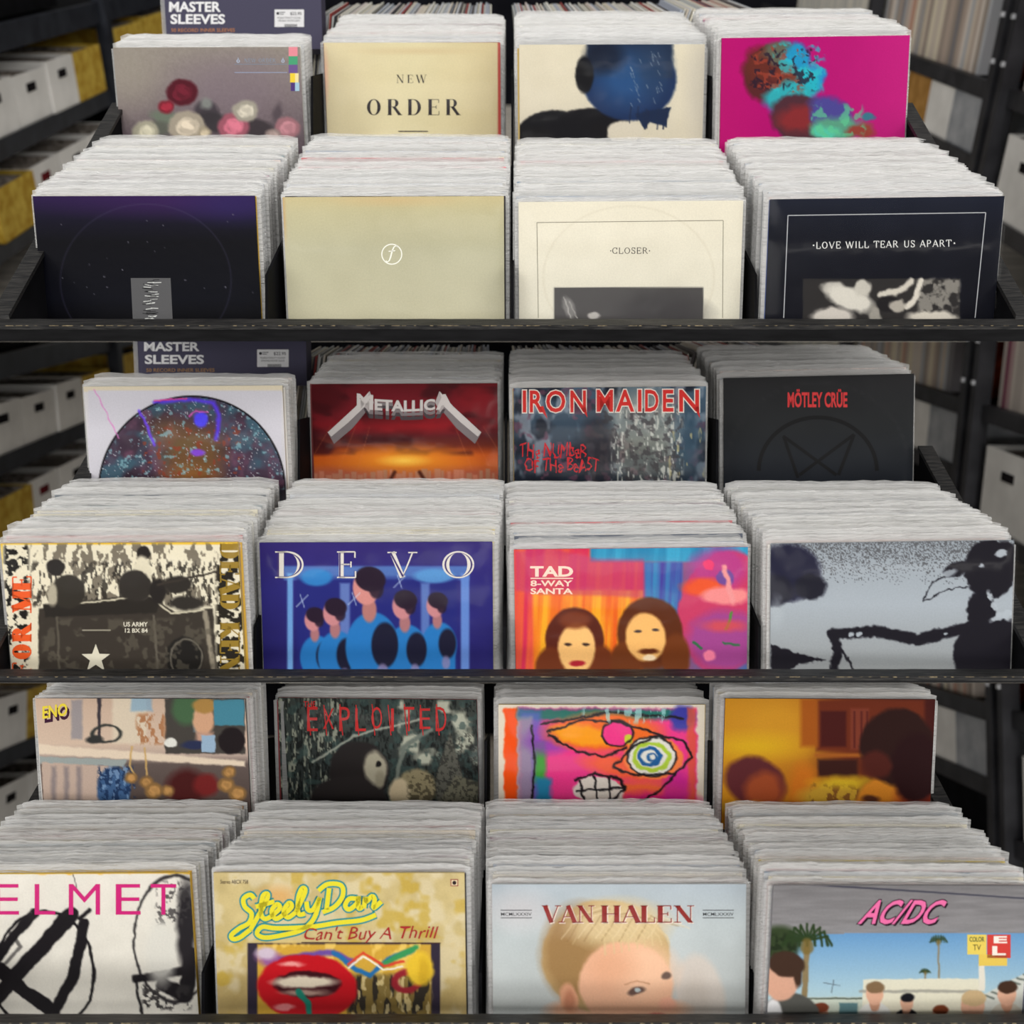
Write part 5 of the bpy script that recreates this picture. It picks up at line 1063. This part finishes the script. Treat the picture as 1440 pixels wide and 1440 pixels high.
# records turned sideways in the bins beyond, top edges running away from the shopper
for i in (0, 1):
    S = SETS[i]; R = S['R']; rr = random.Random(40 + i); zoom = (1, .93)[i]
    for x0, x1, lean in ((-.40, -.045, .16), (.005, .34, -.10), (.345, .50, .30)):
        X = x0
        while X < x1:
            th = .0034 + .0016 * rr.random(); d = (2.17 + .02 * rr.random()) * zoom; yt = (24, 503)[i] - 6 * rr.random() - (6 if x0 > .34 else 0)
            P = px(0, yt, d); P[0] = X
            ln = .30 if i == 0 else .20
            c = lin(rr.choice(PALE + [(90, 84, 84), (150, 60, 56), (60, 60, 66), (170, 176, 190)]))
            tp = R @ np.array([lean * .0, 1, 0]) * ln; u = np.array([th * .8, 0, 0]); dn = -R[:, 2] * .22 + np.array([-lean * .22, 0, 0])
            # sleeve top is pale plastic over a coloured card
            Q = [P, P + u, P + u + tp, P + tp]; v = Q + [q_ + dn for q_ in Q]
            stuff_add(v, [(0, 1, 2, 3), (4, 7, 6, 5), (0, 4, 5, 1), (1, 5, 6, 2), (2, 6, 7, 3), (3, 7, 4, 0)], c, 0)
            X += th
me = new_mesh('record', STUFF['v'], STUFF['f'], [M_CARD, M_BAG], np.array(STUFF['c']), STUFF['m'])
o = link('record', me, W4)
tag(o, 'densely packed sleeved records filling the rear of all the bins', 'record', None, 'stuff')

# packaged inner sleeves standing behind the upper and middle racks' left back bins
def pack(i, x0, x1, d, ytop, ybot):
    S = SETS[i]; R = rot(math.radians((12, 7)[i]), 0, 0); P = px((x0 + x1) / 2, ytop, d); W = (x1 - x0) / F * d; s_ = '' 
    h = (ybot + 16 - ytop) / F * d
    o = link('sleeve_pack', None, W4 @ m4(R, P)); tag(o, f'dark purple-grey pack lettered MASTER SLEEVES with a white price sticker behind the {("top", "middle")[i]} rack', 'package')
    v, f = box_vf((-W / 2, 0, -h), (W / 2, .05, 0)); link('pack_body', new_mesh('pack_body', v, f, M_PRINT, np.tile(lin((74, 72, 92)), (8, 1))), None, o)
    v, f = box_vf((-W / 2 - .004, -.0015, -h), (-W / 2 + .004, .052, 0)); link('clear_wrap', new_mesh('clear_wrap', v, f, M_BAG), None, o)
    k = Ink(); wt = (232, 232, 234); oy = (0, 480)[i]; sx = (x1 - x0) / 225.; X = lambda x: x0 + (x - 225) * sx
    if i == 0:
        k.text('MASTER', X(237), 2.5, X(310), 17, wt, off=.03); k.text('SLEEVES', X(239), 20, X(316), 34, wt, off=.03); k.text('50 RECORD INNER SLEEVES', X(240), 40, X(330), 45, (176, 120, 84), off=.01)
        sy = lambda y: y
    else:
        k.text('MASTER', X(237), 481, X(310), 494, wt, off=.03); k.text('SLEEVES', X(238), 499, X(316), 512, wt, off=.03); k.text('50 RECORD INNER SLEEVES', X(240), 518, X(330), 523, (168, 130, 90), off=.01)
        sy = lambda y: y + 478
    k.rect(X(386), sy(13.5), X(427.5), sy(38), (226, 226, 228), 1); k.text('$22.95', X(408), sy(17), X(424), sy(22), (50, 50, 56), off=.01, layer=2)
    k.arc(X(390.5), sy(19), 1.2, 1.2, 0, 360, 2, (50, 50, 56), 2, n=8, closed=True); k.rect(X(393), sy(17), X(401), sy(18), (80, 80, 86), 2); k.rect(X(393), sy(19.5), X(399), sy(20.5), (80, 80, 86), 2)
    k.text('MOBILE FIDELITY SOUND', X(390), sy(24), X(423), sy(26.5), (70, 70, 76), layer=2); k.text('ORIGINAL MASTER SLEEVE', X(391), sy(28), X(422), sy(30.5), (80, 80, 86), layer=2)
    for b in range(14): k.rect(X(400 + b * 1.3), sy(34), X(400.7 + b * 1.3), sy(38), (60, 60, 66), 2)
    V = []; Fc = []; C = []; Nn = R[:, 1]
    for pts, fs, col, lay in k.t:
        d_ = np.stack([(pts[:, 0] - 720) / F, np.ones(len(pts)), (720 - pts[:, 1]) / F], 1); s = (P @ Nn) / (d_ @ Nn); Q = d_ * s[:, None] - P; n0 = len(V)
        V += [(a, -.0005 - .0003 * lay, min(0, b)) for a, b in zip(Q @ R[:, 0], Q @ R[:, 2])]; Fc += [tuple(n0 + q_ for q_ in fq) for fq in fs]; C += [tuple(lin(col))] * len(pts)
    link('lettering', new_mesh('lettering', V, Fc, M_INK, np.array(C)), None, o)
pack(0, 226, 450, 2.10, -40, 46); pack(1, 190, 430, 1.95, 470, 526)
